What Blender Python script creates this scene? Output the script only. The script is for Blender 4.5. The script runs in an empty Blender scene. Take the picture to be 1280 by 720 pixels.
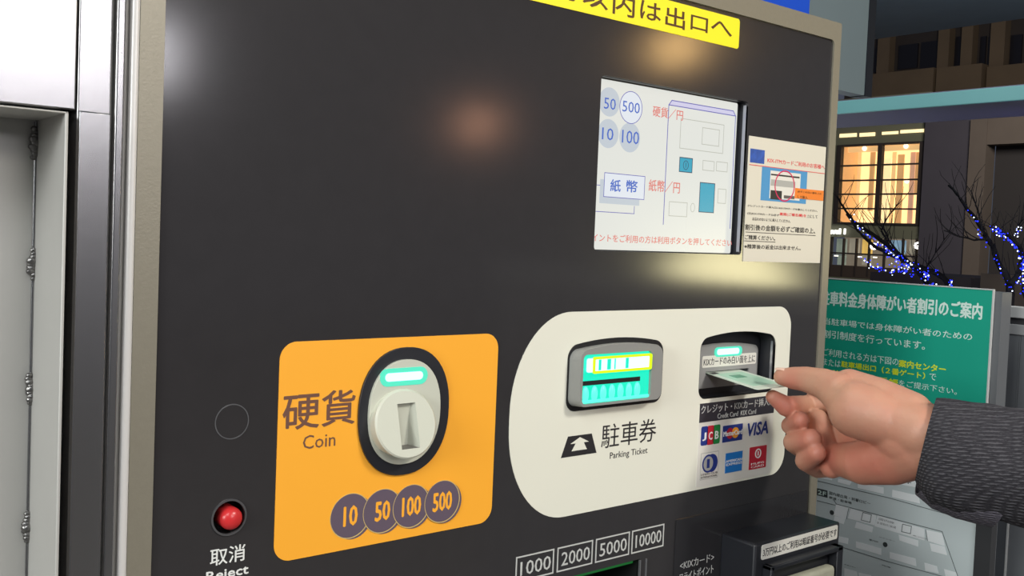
import bpy, math, random
from mathutils import Vector, Matrix, noise
from mathutils.geometry import tessellate_polygon
random.seed(7)
SC = bpy.context.scene
COL = SC.collection

# ------------------------------------------------------------------ camera
FPX, CX, CY = 1228.472, 640.0, 341.487           # focal length and optical centre, 1280x720 frame
Hc = Vector((0.77694783, 0.00591453, 0.6295372))  # panel's horizontal, depth and vertical seen by the camera
Nc = Vector((-0.62824206, -0.05750716, 0.77588971))
Vc = Vector((-0.04079192, 0.99832757, 0.04096431))
CAM = Vector((0.0, -0.62, 1.45))
cd = bpy.data.cameras.new('camera'); cam = bpy.data.objects.new('camera', cd); COL.objects.link(cam)
R = Matrix(((Hc[0], -Hc[1], -Hc[2]), (Nc[0], -Nc[1], -Nc[2]), (-Vc[0], Vc[1], Vc[2])))
M = R.to_4x4(); M.translation = CAM; cam.matrix_world = M
cd.sensor_width = 36; cd.lens = FPX / 1280 * 36
cd.shift_x = 0.0; cd.shift_y = -(360 - CY) / 1280
cd.clip_start = 0.02; cd.clip_end = 500
SC.camera = cam

# ------------------------------------------------------------------ world, lamps, exposure
SC.view_settings.view_transform = 'Standard'; SC.view_settings.look = 'None'
SC.view_settings.gamma = 1.0; SC.view_settings.exposure = 0.0
SC.view_settings.use_curve_mapping = False
w = bpy.data.worlds.new('night'); SC.world = w; w.use_nodes = True
w.node_tree.nodes['Background'].inputs[0].default_value = (0.35, 0.40, 0.55, 1)
w.node_tree.nodes['Background'].inputs[1].default_value = 0.16

def area(name, loc, target, sx, sy, power, col=(1, 1, 1)):
    l = bpy.data.lights.new(name, 'AREA'); l.shape = 'RECTANGLE'; l.size = sx; l.size_y = sy
    l.energy = power; l.color = col
    o = bpy.data.objects.new(name, l); COL.objects.link(o); o.location = loc
    o.rotation_euler = (Vector(target) - Vector(loc)).to_track_quat('-Z', 'Y').to_euler()
    return o
def bulb(name, loc, r, power, col):
    l = bpy.data.lights.new(name, 'POINT'); l.shadow_soft_size = r; l.energy = power; l.color = col
    o = bpy.data.objects.new(name, l); COL.objects.link(o); o.location = loc
    return o
area('unseen_overhead_lamp', (1.55, -2.3, 3.15), (0.8, 0, 1.35), 0.4, 0.4, 50, (1.0, 0.97, 0.90))
area('unseen_overhead_lamp', (-1.2, -1.7, 3.1), (0.6, 0, 1.3), 1.0, 0.8, 28, (0.94, 0.97, 1.0))  # fill added to lift the cabinet and the notice board
area('added_side_fill', (-3.0, -0.95, 2.15), (1.2, -.3, 1.25), 1.2, 1.0, 76, (0.96, 1.0, 0.98))  # unseen light added from far left to brighten the notice board
area('unseen_overhead_lamp', (0.9, -4.6, 3.15), (0.9, -2, 0), 1.2, 0.6, 38, (1.0, 0.95, 0.86))

# ------------------------------------------------------------------ pixel of the photograph -> point of a plane
def ray(px, py):
    k = Vector(((px - CX) / FPX, (py - CY) / FPX, 1.0))
    return Vector((k.dot(Hc), k.dot(Nc), -k.dot(Vc)))
def PY(px, py, Y=0.0):
    r = ray(px, py); return CAM + r * ((Y - CAM.y) / r.y)
def PXX(px, py, X):
    r = ray(px, py); return CAM + r * ((X - CAM.x) / r.x)
def PZ(px, py, Z):
    r = ray(px, py); return CAM + r * ((Z - CAM.z) / r.z)
def PD(px, py, d):                                # d = distance along the optical axis
    return CAM + ray(px, py) * d

def reflect_lamp(px, py, dist, r, power, col):
    p = PY(px, py, 0); q = ray(px, py).normalized(); q.y = -q.y
    return bulb('mirrored_lamp', p + q * dist, r, power, col)  # unseen lamp, set where its glint mirrors in the front panel
reflect_lamp(845, 60, 6.0, 0.13, 17, (1.0, 0.60, 0.22))
reflect_lamp(597, 156, 6.0, 0.11, 6.5, (1.0, 0.48, 0.28))
reflect_lamp(905, 376, 5.5, 0.42, 110, (1.0, 0.90, 0.50))  # low lamp added for the warm glow mirrored in the panel
p_ = PY(38, 50, 0); q_ = ray(38, 50).normalized(); q_.y = -q_.y      # long luminaire mirrored in the cabinet's top
area('tube_luminaire', p_ + q_ * 3.4, p_, 1.0, 0.22, 13, (0.98, 0.95, 1.0))

# ------------------------------------------------------------------ materials
def mat(name, col, rough=0.5, metal=0.0, emit=None, es=1.0, bump=0.0, bscale=200.0, var=0.0, vscale=30.0, spec=0.5, alpha=None, coat=0.0):
    m = bpy.data.materials.new(name); m.use_nodes = True
    nt = m.node_tree; b = nt.nodes['Principled BSDF']
    b.inputs['Base Color'].default_value = (*col, 1); b.inputs['Roughness'].default_value = rough
    b.inputs['Metallic'].default_value = metal; b.inputs['Specular IOR Level'].default_value = spec
    b.inputs['Coat Weight'].default_value = coat
    if emit:
        b.inputs['Emission Color'].default_value = (*emit, 1); b.inputs['Emission Strength'].default_value = es
    if bump or var:
        tc = nt.nodes.new('ShaderNodeTexCoord')
        if var:
            n = nt.nodes.new('ShaderNodeTexNoise'); n.inputs['Scale'].default_value = vscale; n.inputs['Detail'].default_value = 5
            nt.links.new(tc.outputs['Object'], n.inputs['Vector'])
            mx = nt.nodes.new('ShaderNodeMix'); mx.data_type = 'RGBA'
            mx.inputs[6].default_value = (*[c * (1 - var) for c in col], 1)
            mx.inputs[7].default_value = (*[min(1, c * (1 + var)) for c in col], 1)
            nt.links.new(n.outputs['Fac'], mx.inputs[0]); nt.links.new(mx.outputs[2], b.inputs['Base Color'])
        if bump:
            n2 = nt.nodes.new('ShaderNodeTexNoise'); n2.inputs['Scale'].default_value = bscale; n2.inputs['Detail'].default_value = 3
            nt.links.new(tc.outputs['Object'], n2.inputs['Vector'])
            bp = nt.nodes.new('ShaderNodeBump'); bp.inputs['Strength'].default_value = bump; bp.inputs['Distance'].default_value = 0.001
            nt.links.new(n2.outputs['Fac'], bp.inputs['Height']); nt.links.new(bp.outputs['Normal'], b.inputs['Normal'])
    return m
def s2l(r, g, b):
    f = lambda c: (c / 255 / 12.92) if c <= 10 else ((c / 255 + 0.055) / 1.055) ** 2.4
    return (f(r), f(g), f(b))
MT = {}
MT['black_panel'] = mat('black_panel', s2l(52, 50, 51), 0.13, spec=0.6, bump=0.012, bscale=900, var=0.08, vscale=60)
MT['taupe'] = mat('taupe_frame', s2l(138, 132, 117), 0.38, metal=0.25, bump=0.1, bscale=700, var=0.06, vscale=300)
MT['steel'] = mat('painted_steel', s2l(142, 141, 142), 0.25, metal=0.85, bump=0.05, bscale=60, var=0.05, vscale=9)
MT['steel_dark'] = mat('steel_inside', s2l(182, 180, 175), 0.45, metal=0.15, var=0.08, vscale=12)
MT['weld'] = mat('weld_metal', s2l(130, 128, 126), 0.3, metal=0.85, bump=0.8, bscale=350)
MT['orange'] = mat('orange_print', s2l(255, 176, 50), 0.45)
MT['white_panel'] = mat('cream_print', s2l(232, 230, 214), 0.42)
MT['brown_ink'] = mat('brown_ink', s2l(112, 76, 62), 0.5)
MT['purple_ink'] = mat('purple_ink', s2l(98, 84, 98), 0.5)
MT['tan_ink'] = mat('tan_ink', s2l(214, 186, 120), 0.5)
MT['yellow'] = mat('yellow_vinyl', s2l(255, 236, 30), 0.5)
MT['dkbrown'] = mat('dark_brown_ink', s2l(84, 50, 10), 0.5)
MT['ink'] = mat('black_ink', s2l(38, 36, 38), 0.5)
MT['ink_soft'] = mat('grey_ink', s2l(95, 88, 86), 0.5)
MT['white_ink'] = mat('white_ink', s2l(232, 232, 228), 0.5)
MT['silver_ink'] = mat('silver_ink', s2l(196, 196, 192), 0.5)
MT['plastic_dark'] = mat('dark_plastic', s2l(36, 37, 42), 0.42)
MT['gloss_dark'] = mat('gloss_dark_plate', s2l(46, 45, 47), 0.14, bump=0.04, bscale=400)
MT['black'] = mat('black_void', s2l(14, 14, 16), 0.6)
MT['grey_plastic'] = mat('grey_plastic', s2l(142, 142, 138), 0.42, bump=0.06, bscale=500)
MT['light_plastic'] = mat('light_grey_plastic', s2l(203, 204, 188), 0.38, bump=0.05, bscale=500)
MT['slot_shade_grey'] = mat('slot_shade_grey', s2l(112, 108, 102), 0.4)
MT['chrome'] = mat('chrome', s2l(200, 202, 208), 0.25, metal=0.9)
MT['led'] = mat('led_white_teal', (0.1, 0.3, 0.25), 0.5, emit=(0.38, 1.0, 0.80), es=2.2)
MT['led_bloom'] = mat('led_bloom_teal', (0.02, 0.1, 0.07), 0.5, emit=(0.10, 0.92, 0.62), es=0.85)  # weak glow that stands for the bloom around the lights
MT['teal_glow'] = mat('teal_lit_plastic', (0.01, 0.08, 0.05), 0.4, emit=(0.0, 0.84, 0.56), es=1.0)
MT['teal_rib'] = mat('teal_lit_rib', (0.02, 0.1, 0.07), 0.35, emit=(0.12, 1.0, 0.74), es=1.1)
MT['lime'] = mat('lime_frame', s2l(200, 245, 20), 0.4, emit=s2l(190, 250, 10), es=0.55)
MT['green_lamp'] = mat('green_slot_lamp', (0.01, 0.1, 0.02), 0.5, emit=(0.01, 0.16, 0.03), es=0.5)
MT['red'] = mat('red_button', s2l(205, 48, 50), 0.3)
MT['paper'] = mat('paper_cream', s2l(222, 215, 198), 0.5)
MT['paper_white'] = mat('paper_white', s2l(228, 224, 214), 0.45)
MT['red_ink'] = mat('red_ink', s2l(222, 70, 72), 0.5)
MT['pink_ink'] = mat('pink_ink', s2l(214, 36, 92), 0.5)
MT['sky_blue'] = mat('sky_blue_print', s2l(74, 148, 200), 0.5)
MT['photo_blue'] = mat('photo_blue_print', s2l(42, 84, 170), 0.5, var=0.6, vscale=160)
MT['orange_label'] = mat('orange_label', s2l(240, 130, 40), 0.5)
MT['grey_print'] = mat('grey_print', s2l(176, 174, 168), 0.5)
MT['navy'] = mat('navy_print', s2l(32, 52, 130), 0.5)
MT['crimson'] = mat('crimson_print', s2l(190, 28, 50), 0.5)
MT['green_print'] = mat('green_print', s2l(24, 132, 62), 0.5)
MT['amber_print'] = mat('amber_print', s2l(240, 160, 40), 0.5)
MT['azure'] = mat('azure_print', s2l(24, 120, 200), 0.5)
MT['band_dark'] = mat('band_dark', s2l(50, 48, 56), 0.5)
def screen(name, rgb, k=0.96):
    return mat(name, (0.02, 0.02, 0.02), 0.25, emit=s2l(*rgb), es=k)
MT['scr_white'] = screen('screen_white', (226, 228, 222))
MT['scr_circle'] = screen('screen_grey_disc', (194, 203, 212))
MT['scr_pale'] = screen('screen_pale', (226, 232, 240))
MT['scr_lav'] = screen('screen_lavender', (208, 206, 234))
MT['scr_blue'] = screen('screen_blue', (88, 88, 178))
MT['scr_txt'] = screen('screen_text_blue', (66, 104, 196))
MT['scr_red'] = screen('screen_red', (222, 124, 116))
MT['scr_grey'] = screen('screen_grey_line', (186, 188, 178))
MT['scr_teal'] = screen('screen_teal', (36, 162, 192))
MT['scr_dark'] = screen('screen_dark', (34, 60, 90))
MT['sign_green'] = mat('sign_green', s2l(12, 160, 134), 0.45)
MT['sign_white'] = mat('sign_white_ink', s2l(216, 236, 226), 0.5)
MT['sign_yellow'] = mat('sign_yellow_ink', s2l(225, 235, 40), 0.5)
MT['map_grey'] = mat('map_grey', s2l(206, 215, 215), 0.45)
MT['map_dark'] = mat('map_line_grey', s2l(110, 116, 118), 0.5)
MT['map_white'] = mat('map_white', s2l(245, 248, 248), 0.5)
MT['map_ink'] = mat('map_ink', s2l(60, 66, 66), 0.5)
MT['post_grey'] = mat('post_grey', s2l(98, 100, 103), 0.5, var=0.06)
MT['post_dark'] = mat('post_dark', s2l(52, 52, 54), 0.5)
MT['rail_pale'] = mat('rail_pale', s2l(190, 190, 188), 0.5)

# ------------------------------------------------------------------ things and parts
def thing(name, label, cat, loc=(0, 0, 0), group=None):
    o = bpy.data.objects.new(name, None); COL.objects.link(o); o.location = loc
    o.empty_display_size = 0.05
    o['label'] = label; o['category'] = cat
    if group: o['group'] = group
    return o
def base_of(p):
    v = Vector((0, 0, 0))
    while p: v += p.location; p = p.parent
    return v
class MB:
    def __init__(s): s.v = []; s.f = []; s.mi = []
    def add(s, vs, fs, mi=0):
        n = len(s.v); s.v += [tuple(v) for v in vs]; s.f += [tuple(i + n for i in f) for f in fs]; s.mi += [mi] * len(fs); return s
    def box(s, a, b, mi=0):
        x0, x1 = sorted((a[0], b[0])); y0, y1 = sorted((a[1], b[1])); z0, z1 = sorted((a[2], b[2]))
        vs = [(x, y, z) for z in (z0, z1) for y in (y0, y1) for x in (x0, x1)]
        return s.add(vs, [(0, 2, 3, 1), (4, 5, 7, 6), (0, 1, 5, 4), (2, 6, 7, 3), (0, 4, 6, 2), (1, 3, 7, 5)], mi)
    def prism(s, F, outer, holes, c0, c1, mi=0, back=True):
        loops = [outer] + list(holes); flat = [p for l in loops for p in l]
        tris = tessellate_polygon([[Vector((p[0], p[1], 0)) for p in l] for l in loops])
        n = len(flat)
        vs = [F(p[0], p[1], c1) for p in flat] + [F(p[0], p[1], c0) for p in flat]
        fs = []
        def ar(t): a, b, c = [flat[i] for i in t]; return (b[0]-a[0])*(c[1]-a[1]) - (c[0]-a[0])*(b[1]-a[1])
        for t in tris:
            t = tuple(t) if ar(t) > 0 else tuple(reversed(t))
            fs.append(t)
            if back: fs.append(tuple(i + n for i in reversed(t)))
        k = 0
        for li, l in enumerate(loops):
            A = sum(l[i][0]*l[(i+1) % len(l)][1] - l[(i+1) % len(l)][0]*l[i][1] for i in range(len(l)))
            ccw = (A > 0) if li == 0 else (A < 0)
            for i in range(len(l)):
                a, b = k + i, k + (i + 1) % len(l)
                fs.append((a, a + n, b + n, b) if ccw else (b, b + n, a + n, a))
            k += len(l)
        return s.add(vs, fs, mi)
    def stroke(s, F, pts, wd, c0, c1, closed=False, mi=0):
        n = len(pts); P = [Vector(p) for p in pts]; L = []; Rr = []
        for i in range(n):
            a = P[i - 1] if (i > 0 or closed) else P[i]; b = P[(i + 1) % n] if (i < n - 1 or closed) else P[i]
            d1 = (P[i] - a); d2 = (b - P[i])
            d1 = d1.normalized() if d1.length > 1e-9 else d2.normalized(); d2 = d2.normalized() if d2.length > 1e-9 else d1
            t = (d1 + d2); t = t.normalized() if t.length > 1e-6 else d1
            nn = Vector((-t.y, t.x)); c = max(0.4, nn.dot(Vector((-d1.y, d1.x))))
            L.append(P[i] + nn * wd / 2 / c); Rr.append(P[i] - nn * wd / 2 / c)
        vs = [F(p.x, p.y, c1) for p in L] + [F(p.x, p.y, c1) for p in Rr] + [F(p.x, p.y, c0) for p in L] + [F(p.x, p.y, c0) for p in Rr]
        fs = []
        for i in range(n if closed else n - 1):
            j = (i + 1) % n
            fs += [(i, n + i, n + j, j), (2*n + i, i, j, 2*n + j), (n + i, 3*n + i, 3*n + j, n + j)]
        return s.add(vs, fs, mi)
    def tube(s, pts, rad, seg=12, mi=0, caps=True):
        P = [Vector(p) for p in pts]; n = len(P); vs = []; fs = []
        up = Vector((0.13, 0.2, 0.97))
        for i in range(n):
            t = (P[min(i + 1, n - 1)] - P[max(i - 1, 0)]).normalized()
            a = t.cross(up); a = a.normalized() if a.length > 1e-4 else t.orthogonal().normalized()
            b = t.cross(a)
            r = rad[i] if isinstance(rad, (list, tuple)) else rad
            for k in range(seg):
                an = 2 * math.pi * k / seg; vs.append(P[i] + (a * math.cos(an) + b * math.sin(an)) * r)
        for i in range(n - 1):
            for k in range(seg):
                k2 = (k + 1) % seg; fs.append((i*seg + k, i*seg + k2, (i+1)*seg + k2, (i+1)*seg + k))
        if caps:
            fs.append(tuple(reversed(range(seg)))); fs.append(tuple((n - 1)*seg + k for k in range(seg)))
        return s.add(vs, fs, mi)
    def sphere(s, c, r, sc=(1, 1, 1), nu=12, nv=8, mi=0):
        vs = [(c[0], c[1], c[2] + r*sc[2])]; fs = []
        for i in range(1, nv):
            th = math.pi * i / nv
            for j in range(nu):
                ph = 2 * math.pi * j / nu
                vs.append((c[0] + r*sc[0]*math.sin(th)*math.cos(ph), c[1] + r*sc[1]*math.sin(th)*math.sin(ph), c[2] + r*sc[2]*math.cos(th)))
        vs.append((c[0], c[1], c[2] - r*sc[2])); last = len(vs) - 1
        for j in range(nu):
            k = (j + 1) % nu
            fs.append((0, 1 + j, 1 + k)); fs.append((last, last - nu + k, last - nu + j))
            for i in range(nv - 2):
                a = 1 + i*nu; fs.append((a + j, a + nu + j, a + nu + k, a + k))
        return s.add(vs, fs, mi)
    def build(s, name, m, parent=None, bevel=0.0, smooth=None, label=None, seg=2, fix=False):
        b = base_of(parent)
        me = bpy.data.meshes.new(name); me.from_pydata([(x - b.x, y - b.y, z - b.z) for x, y, z in s.v], [], s.f)
        ms = m if isinstance(m, (list, tuple)) else [m]
        for q in ms: me.materials.append(q)
        if len(ms) > 1: me.polygons.foreach_set('material_index', s.mi)
        me.validate(); me.update()
        if smooth is not None:
            for p in me.polygons: p.use_smooth = True
            me.set_sharp_from_angle(angle=math.radians(smooth))
        o = bpy.data.objects.new(name, me); COL.objects.link(o)
        if parent: o.parent = parent
        if label: o['label'] = label
        if bevel:
            md = o.modifiers.new('bevel', 'BEVEL'); md.width = bevel; md.segments = seg; md.limit_method = 'ANGLE'; md.angle_limit = math.radians(35)
        return o
def FY(Y0):                                   # local frame of the panel: right = +x, up = +z, out = -y
    return lambda a, b, c: Vector((a, Y0 - c, b))
def FX(X0):                                   # frame of a board facing -x: a = -y, up = z, out = -x
    return lambda a, b, c: Vector((X0 - c, -a, b))
F0 = FY(0.0)
def p2(px, py, Y=0.0):
    p = PY(px, py, Y); return (p.x, p.z)
def q2(px, py, X):
    p = PXX(px, py, X); return (-p.y, p.z)
def rrect(x0, x1, z0, z1, r, n=8):
    out = []
    for cx, cz, a0 in ((x1 - r, z1 - r, 0), (x0 + r, z1 - r, 90), (x0 + r, z0 + r, 180), (x1 - r, z0 + r, 270)):
        for i in range(n + 1):
            a = math.radians(a0 + 90 * i / n); out.append((cx + r * math.cos(a), cz + r * math.sin(a)))
    return out
def circ(cx, cz, r, n=48, rz=None):
    return [(cx + r * math.cos(2*math.pi*i/n), cz + (rz or r) * math.sin(2*math.pi*i/n)) for i in range(n)]
def rect(x0, x1, z0, z1): return [(x0, z0), (x1, z0), (x1, z1), (x0, z1)]
def arched(x0, x1, z0, z1, r, arch, n=7):     # rounded rectangle whose top bows up
    o = rrect(x0, x1, z0, z1, r, n); w2 = (x1 - x0) / 2; cx = (x0 + x1) / 2; out = []
    o2 = []
    for i, p in enumerate(o):
        o2.append(p)
        if i == n:                            # along the top edge add points
            q = o[n + 1]
            for k in range(1, 10): o2.append((p[0] + (q[0] - p[0]) * k / 10, p[1]))
    for x, z in o2:
        if z > (z0 + z1) / 2: z += arch * (1 - ((x - cx) / w2) ** 2) - arch
        out.append((x, z))
    return out
def superell(cx, cz, a, b, e=2.3, n=56):
    out = []
    for i in range(n):
        t = 2*math.pi*i/n; c, s = math.cos(t), math.sin(t)
        out.append((cx + a*abs(c)**(2/e)*(1 if c >= 0 else -1), cz + b*abs(s)**(2/e)*(1 if s >= 0 else -1)))
    return out
def sheet(name, outline, m, parent, F=F0, c0=0.0, c1=0.0004, holes=(), **k):
    return MB().prism(F, outline, holes, c0, c1).build(name, m, parent, **k)
def text(s, rc, m, parent, F=F0, c0=0.0, c1=0.0002, bold=0.0, name='lettering', shear=0.0):
    """lettering fitted into rc = (a0, b_top, a1, b_bottom) of the frame F"""
    cu = bpy.data.curves.new('t', 'FONT'); cu.body = s; cu.resolution_u = 2; cu.extrude = 0.05
    o = bpy.data.objects.new('t', cu); COL.objects.link(o); bpy.context.view_layer.update()
    me = bpy.data.meshes.new_from_object(o.evaluated_get(bpy.context.evaluated_depsgraph_get()))
    bpy.data.objects.remove(o); bpy.data.curves.remove(cu)
    xs = [v.co.x for v in me.vertices]; ys = [v.co.y for v in me.vertices]
    x0, x1, y0, y1 = min(xs), max(xs), min(ys), max(ys); a0, bt, a1, bb = rc
    b = base_of(parent)
    for v in me.vertices:
        t = (v.co.y - y0) / (y1 - y0)
        a = a0 + (v.co.x - x0) / (x1 - x0) * (a1 - a0) + shear * t; bz = bb + t * (bt - bb)
        v.co = F(a, bz, c1 if v.co.z > 0 else c0) - b
    if bold > 0:                                # heavier strokes: the same letters laid side by side by a hair
        h = abs(bt - bb) * bold; nv = len(me.vertices); V0 = [v.co.copy() for v in me.vertices]; F_ = [tuple(p.vertices) for p in me.polygons]
        da = F(1, 0, 0) - F(0, 0, 0); db = F(0, 1, 0) - F(0, 0, 0); VV = []; FF = []
        for k, (u_, w_) in enumerate(((-1, 0), (1, 0), (0, -1), (0, 1))):
            VV += [q + da * (u_ * h) + db * (w_ * h) + (F(0, 0, 1) - F(0, 0, 0)) * (k * 2e-6) for q in V0]; FF += [tuple(i + k * nv for i in f) for f in F_]
        me2 = bpy.data.meshes.new(name); me2.from_pydata([tuple(q) for q in VV], [], FF); bpy.data.meshes.remove(me); me = me2
    me.name = name; me.materials.clear(); me.materials.append(m)
    for p in me.polygons: p.material_index = 0
    q = bpy.data.objects.new(name, me); COL.objects.link(q); q.parent = parent
    return q
def rc(tl, br, Y=0.0):
    a = p2(*tl, Y); b = p2(*br, Y); return (a[0], a[1], b[0], b[1])
def rcx(tl, br, X):
    a = q2(*tl, X); b = q2(*br, X); return (a[0], a[1], b[0], b[1])

# ================================================================== THE SETTING
XS = 1.24                                       # plane of the notice board
conc = mat('paving', s2l(96, 94, 92), 0.7, var=0.15, vscale=2)
o = MB().box((-6, -9, -0.12), (12, 14, 0)).build('floor', conc); o['kind'] = 'structure'
o = MB().box((12, -40, -3.2), (140, 140, -3.0)).build('trim_1', mat('street', s2l(52, 50, 50), 0.8, var=0.2, vscale=1)); o['kind'] = 'structure'
ceil_z = 4.3
e1 = PZ(1187, 36, ceil_z)
soffit = mat('soffit_metal', s2l(120, 132, 142), 0.5, metal=0.0, var=0.12, vscale=3)
o = MB().box((-6, -9, ceil_z), (e1.x, 14, ceil_z + 0.3)).build('ceiling', soffit); o['kind'] = 'structure'

# ================================================================== PAYMENT MACHINE
mach = thing('payment_machine', 'dark fronted parking payment machine in a taupe metal frame, with touch screen and lit slots', 'payment machine', (0.58, 0.2, 0))
XL, XR = PY(206, 0).x, 0.936
xl_out = PY(157, 200).x; xr_out = PY(1050.6, 30).x
ZT = PY(1037.5, 49.5).z; ZTO = PY(1050.6, 30).z
ZB = 0.55
# holes in the front panel
scr = (PY(747.3, 200).x, PY(932.3, 200).x, PY(745, 313.5).z, PY(752, 93.5).z)
card_o = arched(PY(873.5, 470).x, PY(967.5, 455).x, PY(877, 499).z, PY(930, 414).z, 0.010, 0.006)
btn_c = p2(286, 646.5); btn_r = (PY(306.7, 647).x - PY(265.7, 647).x) / 2
note = (PY(655, 700).x, PY(800, 700).x, 1.02, PY(795, 700).z)
ccx = (PY(446.6, 515).x + PY(559.3, 500).x) / 2; ccz = (PY(508.5, 433.5).z + PY(495, 593.7).z) / 2
ca = (PY(559.3, 500).x - PY(446.6, 515).x) / 2; cb = (PY(508.5, 433.5).z - PY(495, 593.7).z) / 2
sheet('front_panel', rrect(XL, XR, ZB, ZT, 0.006), MT['black_panel'], mach, c0=-0.003, c1=0.0,
      holes=[rrect(*scr, 0.004), card_o, circ(*btn_c, btn_r), rect(*note)], smooth=30)
# frame ring around the panel, proud by 2 mm
fr = MB().prism(F0, rrect(PY(167.5, 300).x, xr_out, ZB - 0.02, ZTO, 0.002), [rrect(XL, XR, ZB, ZT, 0.006)], -0.02, 0.002)
fr.build('frame', MT['taupe'], mach, bevel=0.0006, smooth=35, label='taupe speckled metal frame around the dark front')
# rounded return of the frame on the left, its highlight put into a pale colour
xa, xb_ = PY(157, 300).x, PY(168.5, 300).x
re_ = (xb_ - xa) / 2 + .0004
MB().tube([(xa + re_, re_ - .0018, ZB - 0.02), (xa + re_, re_ - .0018, ZTO)], re_, 28).build('frame_edge', mat('edge_highlight', s2l(214, 210, 206), 0.3, metal=0.1), mach, smooth=60, label='rounded metal edge of the frame, its highlight painted pale')
# body sides, top and lower front
bd = MB().box((xl_out + 0.006, 0.012, ZB), (xl_out + 0.012, 0.45, ZTO - 0.001)).box((xr_out - 0.008, 0.02, 0.02), (xr_out - 0.002, 0.45, ZTO - 0.001))
bd.box((xl_out + 0.006, 0.02, ZTO - 0.008), (xr_out - 0.002, 0.45, ZTO - 0.001)).box((xl_out + 0.006, 0.44, 0.02), (xr_out - 0.002, 0.45, ZTO - 0.001))
bd.box((xl_out + 0.006, 0.0, 0.02), (xr_out - 0.002, 0.02, ZB - 0.02)).box((xl_out + 0.006, 0.012, 0.02), (xl_out + 0.012, 0.45, ZB))
bd.build('casing', MT['taupe'], mach)

# ---- yellow vinyl strip
ys = sheet('sticker', rrect(0.30, PY(923.5, 45).x, PY(800, 32.5).z, PY(850, 4.3).z, 0.003), MT['yellow'], mach, c1=0.0005, label='yellow vinyl strip with dark brown writing')
yl, yr, yt, yb = 0, PY(915, 45).x, PY(835, 8).z, PY(800, 24).z
xs_t = [(679, 728), (712 + 4, 761), (766, 792), (800.5, 825), (831.5, 855), (864, 884), (890, 914)]
chars = "時以内は出口へ"
cz0 = [(p2(x, y)[1]) for x, y in ((840, 34),)][0]
def ych(c, x0, x1, yt_, yb_):
    a = p2(x0, yb_[0]); b = p2(x1, yb_[1]); t = p2(x1, yt_[1])
    text(c, (a[0], t[1], b[0], b[1]), MT['dkbrown'], ys, c0=0.0005, c1=0.0007, bold=0.012)
ych('へ', 890, 914, (0, 30.5), (0, 46.5)); ych('口', 864.3, 883.6, (0, 23.5), (0, 41.5)); ych('出', 832.5, 855, (0, 13), (0, 37.5))
ych('は', 800.5, 825, (0, 6), (0, 28.5)); ych('内', 766, 792, (0, -5), (0, 23.2)); ych('以', 728, 759, (0, -12), (0, 13.5)); ych('時', 692, 722, (0, -22), (0, 3))

# ---- display
YS = 0.0105
rec = MB()
x0, x1, z0, z1 = scr
for a, b in (((x0 - .003, 0.0005, z0), (x0, YS, z1)), ((x0 - .003, 0.0005, z1), (x1 + .003, YS, z1 + .003)), ((x0 - .003, 0.0005, z0 - .003), (x1 + .003, YS, z0))): rec.box(a, b)
rec.build('screen_bezel', MT['plastic_dark'], mach, label='black recessed edge of the screen')
MB().box((x1 - 0.0002, 0.0024, z0 + .003), (x1 + .003, .0062, z1 - .003)).build('screen_bezel', mat('bezel_silver', s2l(170, 172, 180), 0.3, metal=0.5), mach, label='silver strip at the right edge of the screen')
MB().box((x1, .0004, z0), (x1 + .003, YS, z1)).build('screen_bezel', MT['plastic_dark'], mach)
FS = FY(YS)
sxr = PY(918.5, 200, YS).x
disp = MB().box((x0 - .004, YS, z0 - .004), (x1 + .004, YS + .004, z1 + .004)).build('display', MT['plastic_dark'], mach)
sheet('screen', rrect(x0 - .002, sxr, z0 + 0.001, z1 - 0.001, 0.002), MT['scr_white'], disp, F=FS, c0=0, c1=0.0002)
s2 = lambda x, y: p2(x, y, YS)
def scircle(cx, cy, rx, m, c=0.0003, ring=None):
    a = s2(cx, cy); rr = abs(s2(cx + rx, cy)[0] - s2(cx - rx, cy)[0]) / 2
    MB().prism(FS, circ(*a, rr), [], 0.0002, c, back=False).build('icon', m, disp)
    if ring: MB().stroke(FS, circ(*a, rr), 0.0006, c, c + .0001, closed=True).build('icon', ring, disp)
    return a, rr
def stxt(s, tl, br, m, **k): text(s, rc(tl, br, YS), m, disp, F=FS, c0=0.0004, c1=0.0005, **k)
scircle(761.5, 127.5, 13, MT['scr_circle']); scircle(760, 167, 13, MT['scr_circle']); scircle(787, 172, 13, MT['scr_circle'])
scircle(788.5, 134.5, 14, MT['scr_pale'], 0.00033, MT['scr_blue'])
stxt('50', (755, 121.5), (769, 138), MT['scr_txt']); stxt('10', (752.5, 159), (766, 176), MT['scr_txt'])
stxt('500', (778, 125.5), (799, 142.5), MT['scr_txt']); stxt('100', (777.5, 162), (798, 181), MT['scr_txt'])
stxt('硬貨／円', (816, 132), (853, 151), MT['scr_red'], bold=.01); stxt('紙幣／円', (811, 224), (849, 242), MT['scr_red'], bold=.01)
q = [s2(752, 216), s2(804.5, 220), s2(804.5, 249.5), s2(752, 245.5)]
za, zb_ = (q[0][1] + q[1][1]) / 2, (q[2][1] + q[3][1]) / 2
sx = lambda x: s2(x, 250)[0]
MB().prism(FS, rect(sx(749), sx(799), zb_ - .006, za - .006), [], .0002, .0003).build('icon', MT['scr_circle'], disp)
MB().prism(FS, rect(sx(754), sx(804.5), zb_, za), [], .0003, .00035).build('icon', MT['scr_pale'], disp)
MB().stroke(FS, rect(sx(754), sx(804.5), zb_, za), .0006, .00035, .00045, True).build('icon', MT['scr_blue'], disp)
MB().stroke(FS, [s2(742.5, 231), s2(750, 231.5)], .0006, .0003, .0004).stroke(FS, [s2(742, 264), (sx(793), s2(742, 264)[1]), (sx(793), s2(742, 264)[1] + .007)], .0006, .0003, .0004).build('icon', MT['scr_blue'], disp)
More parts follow.
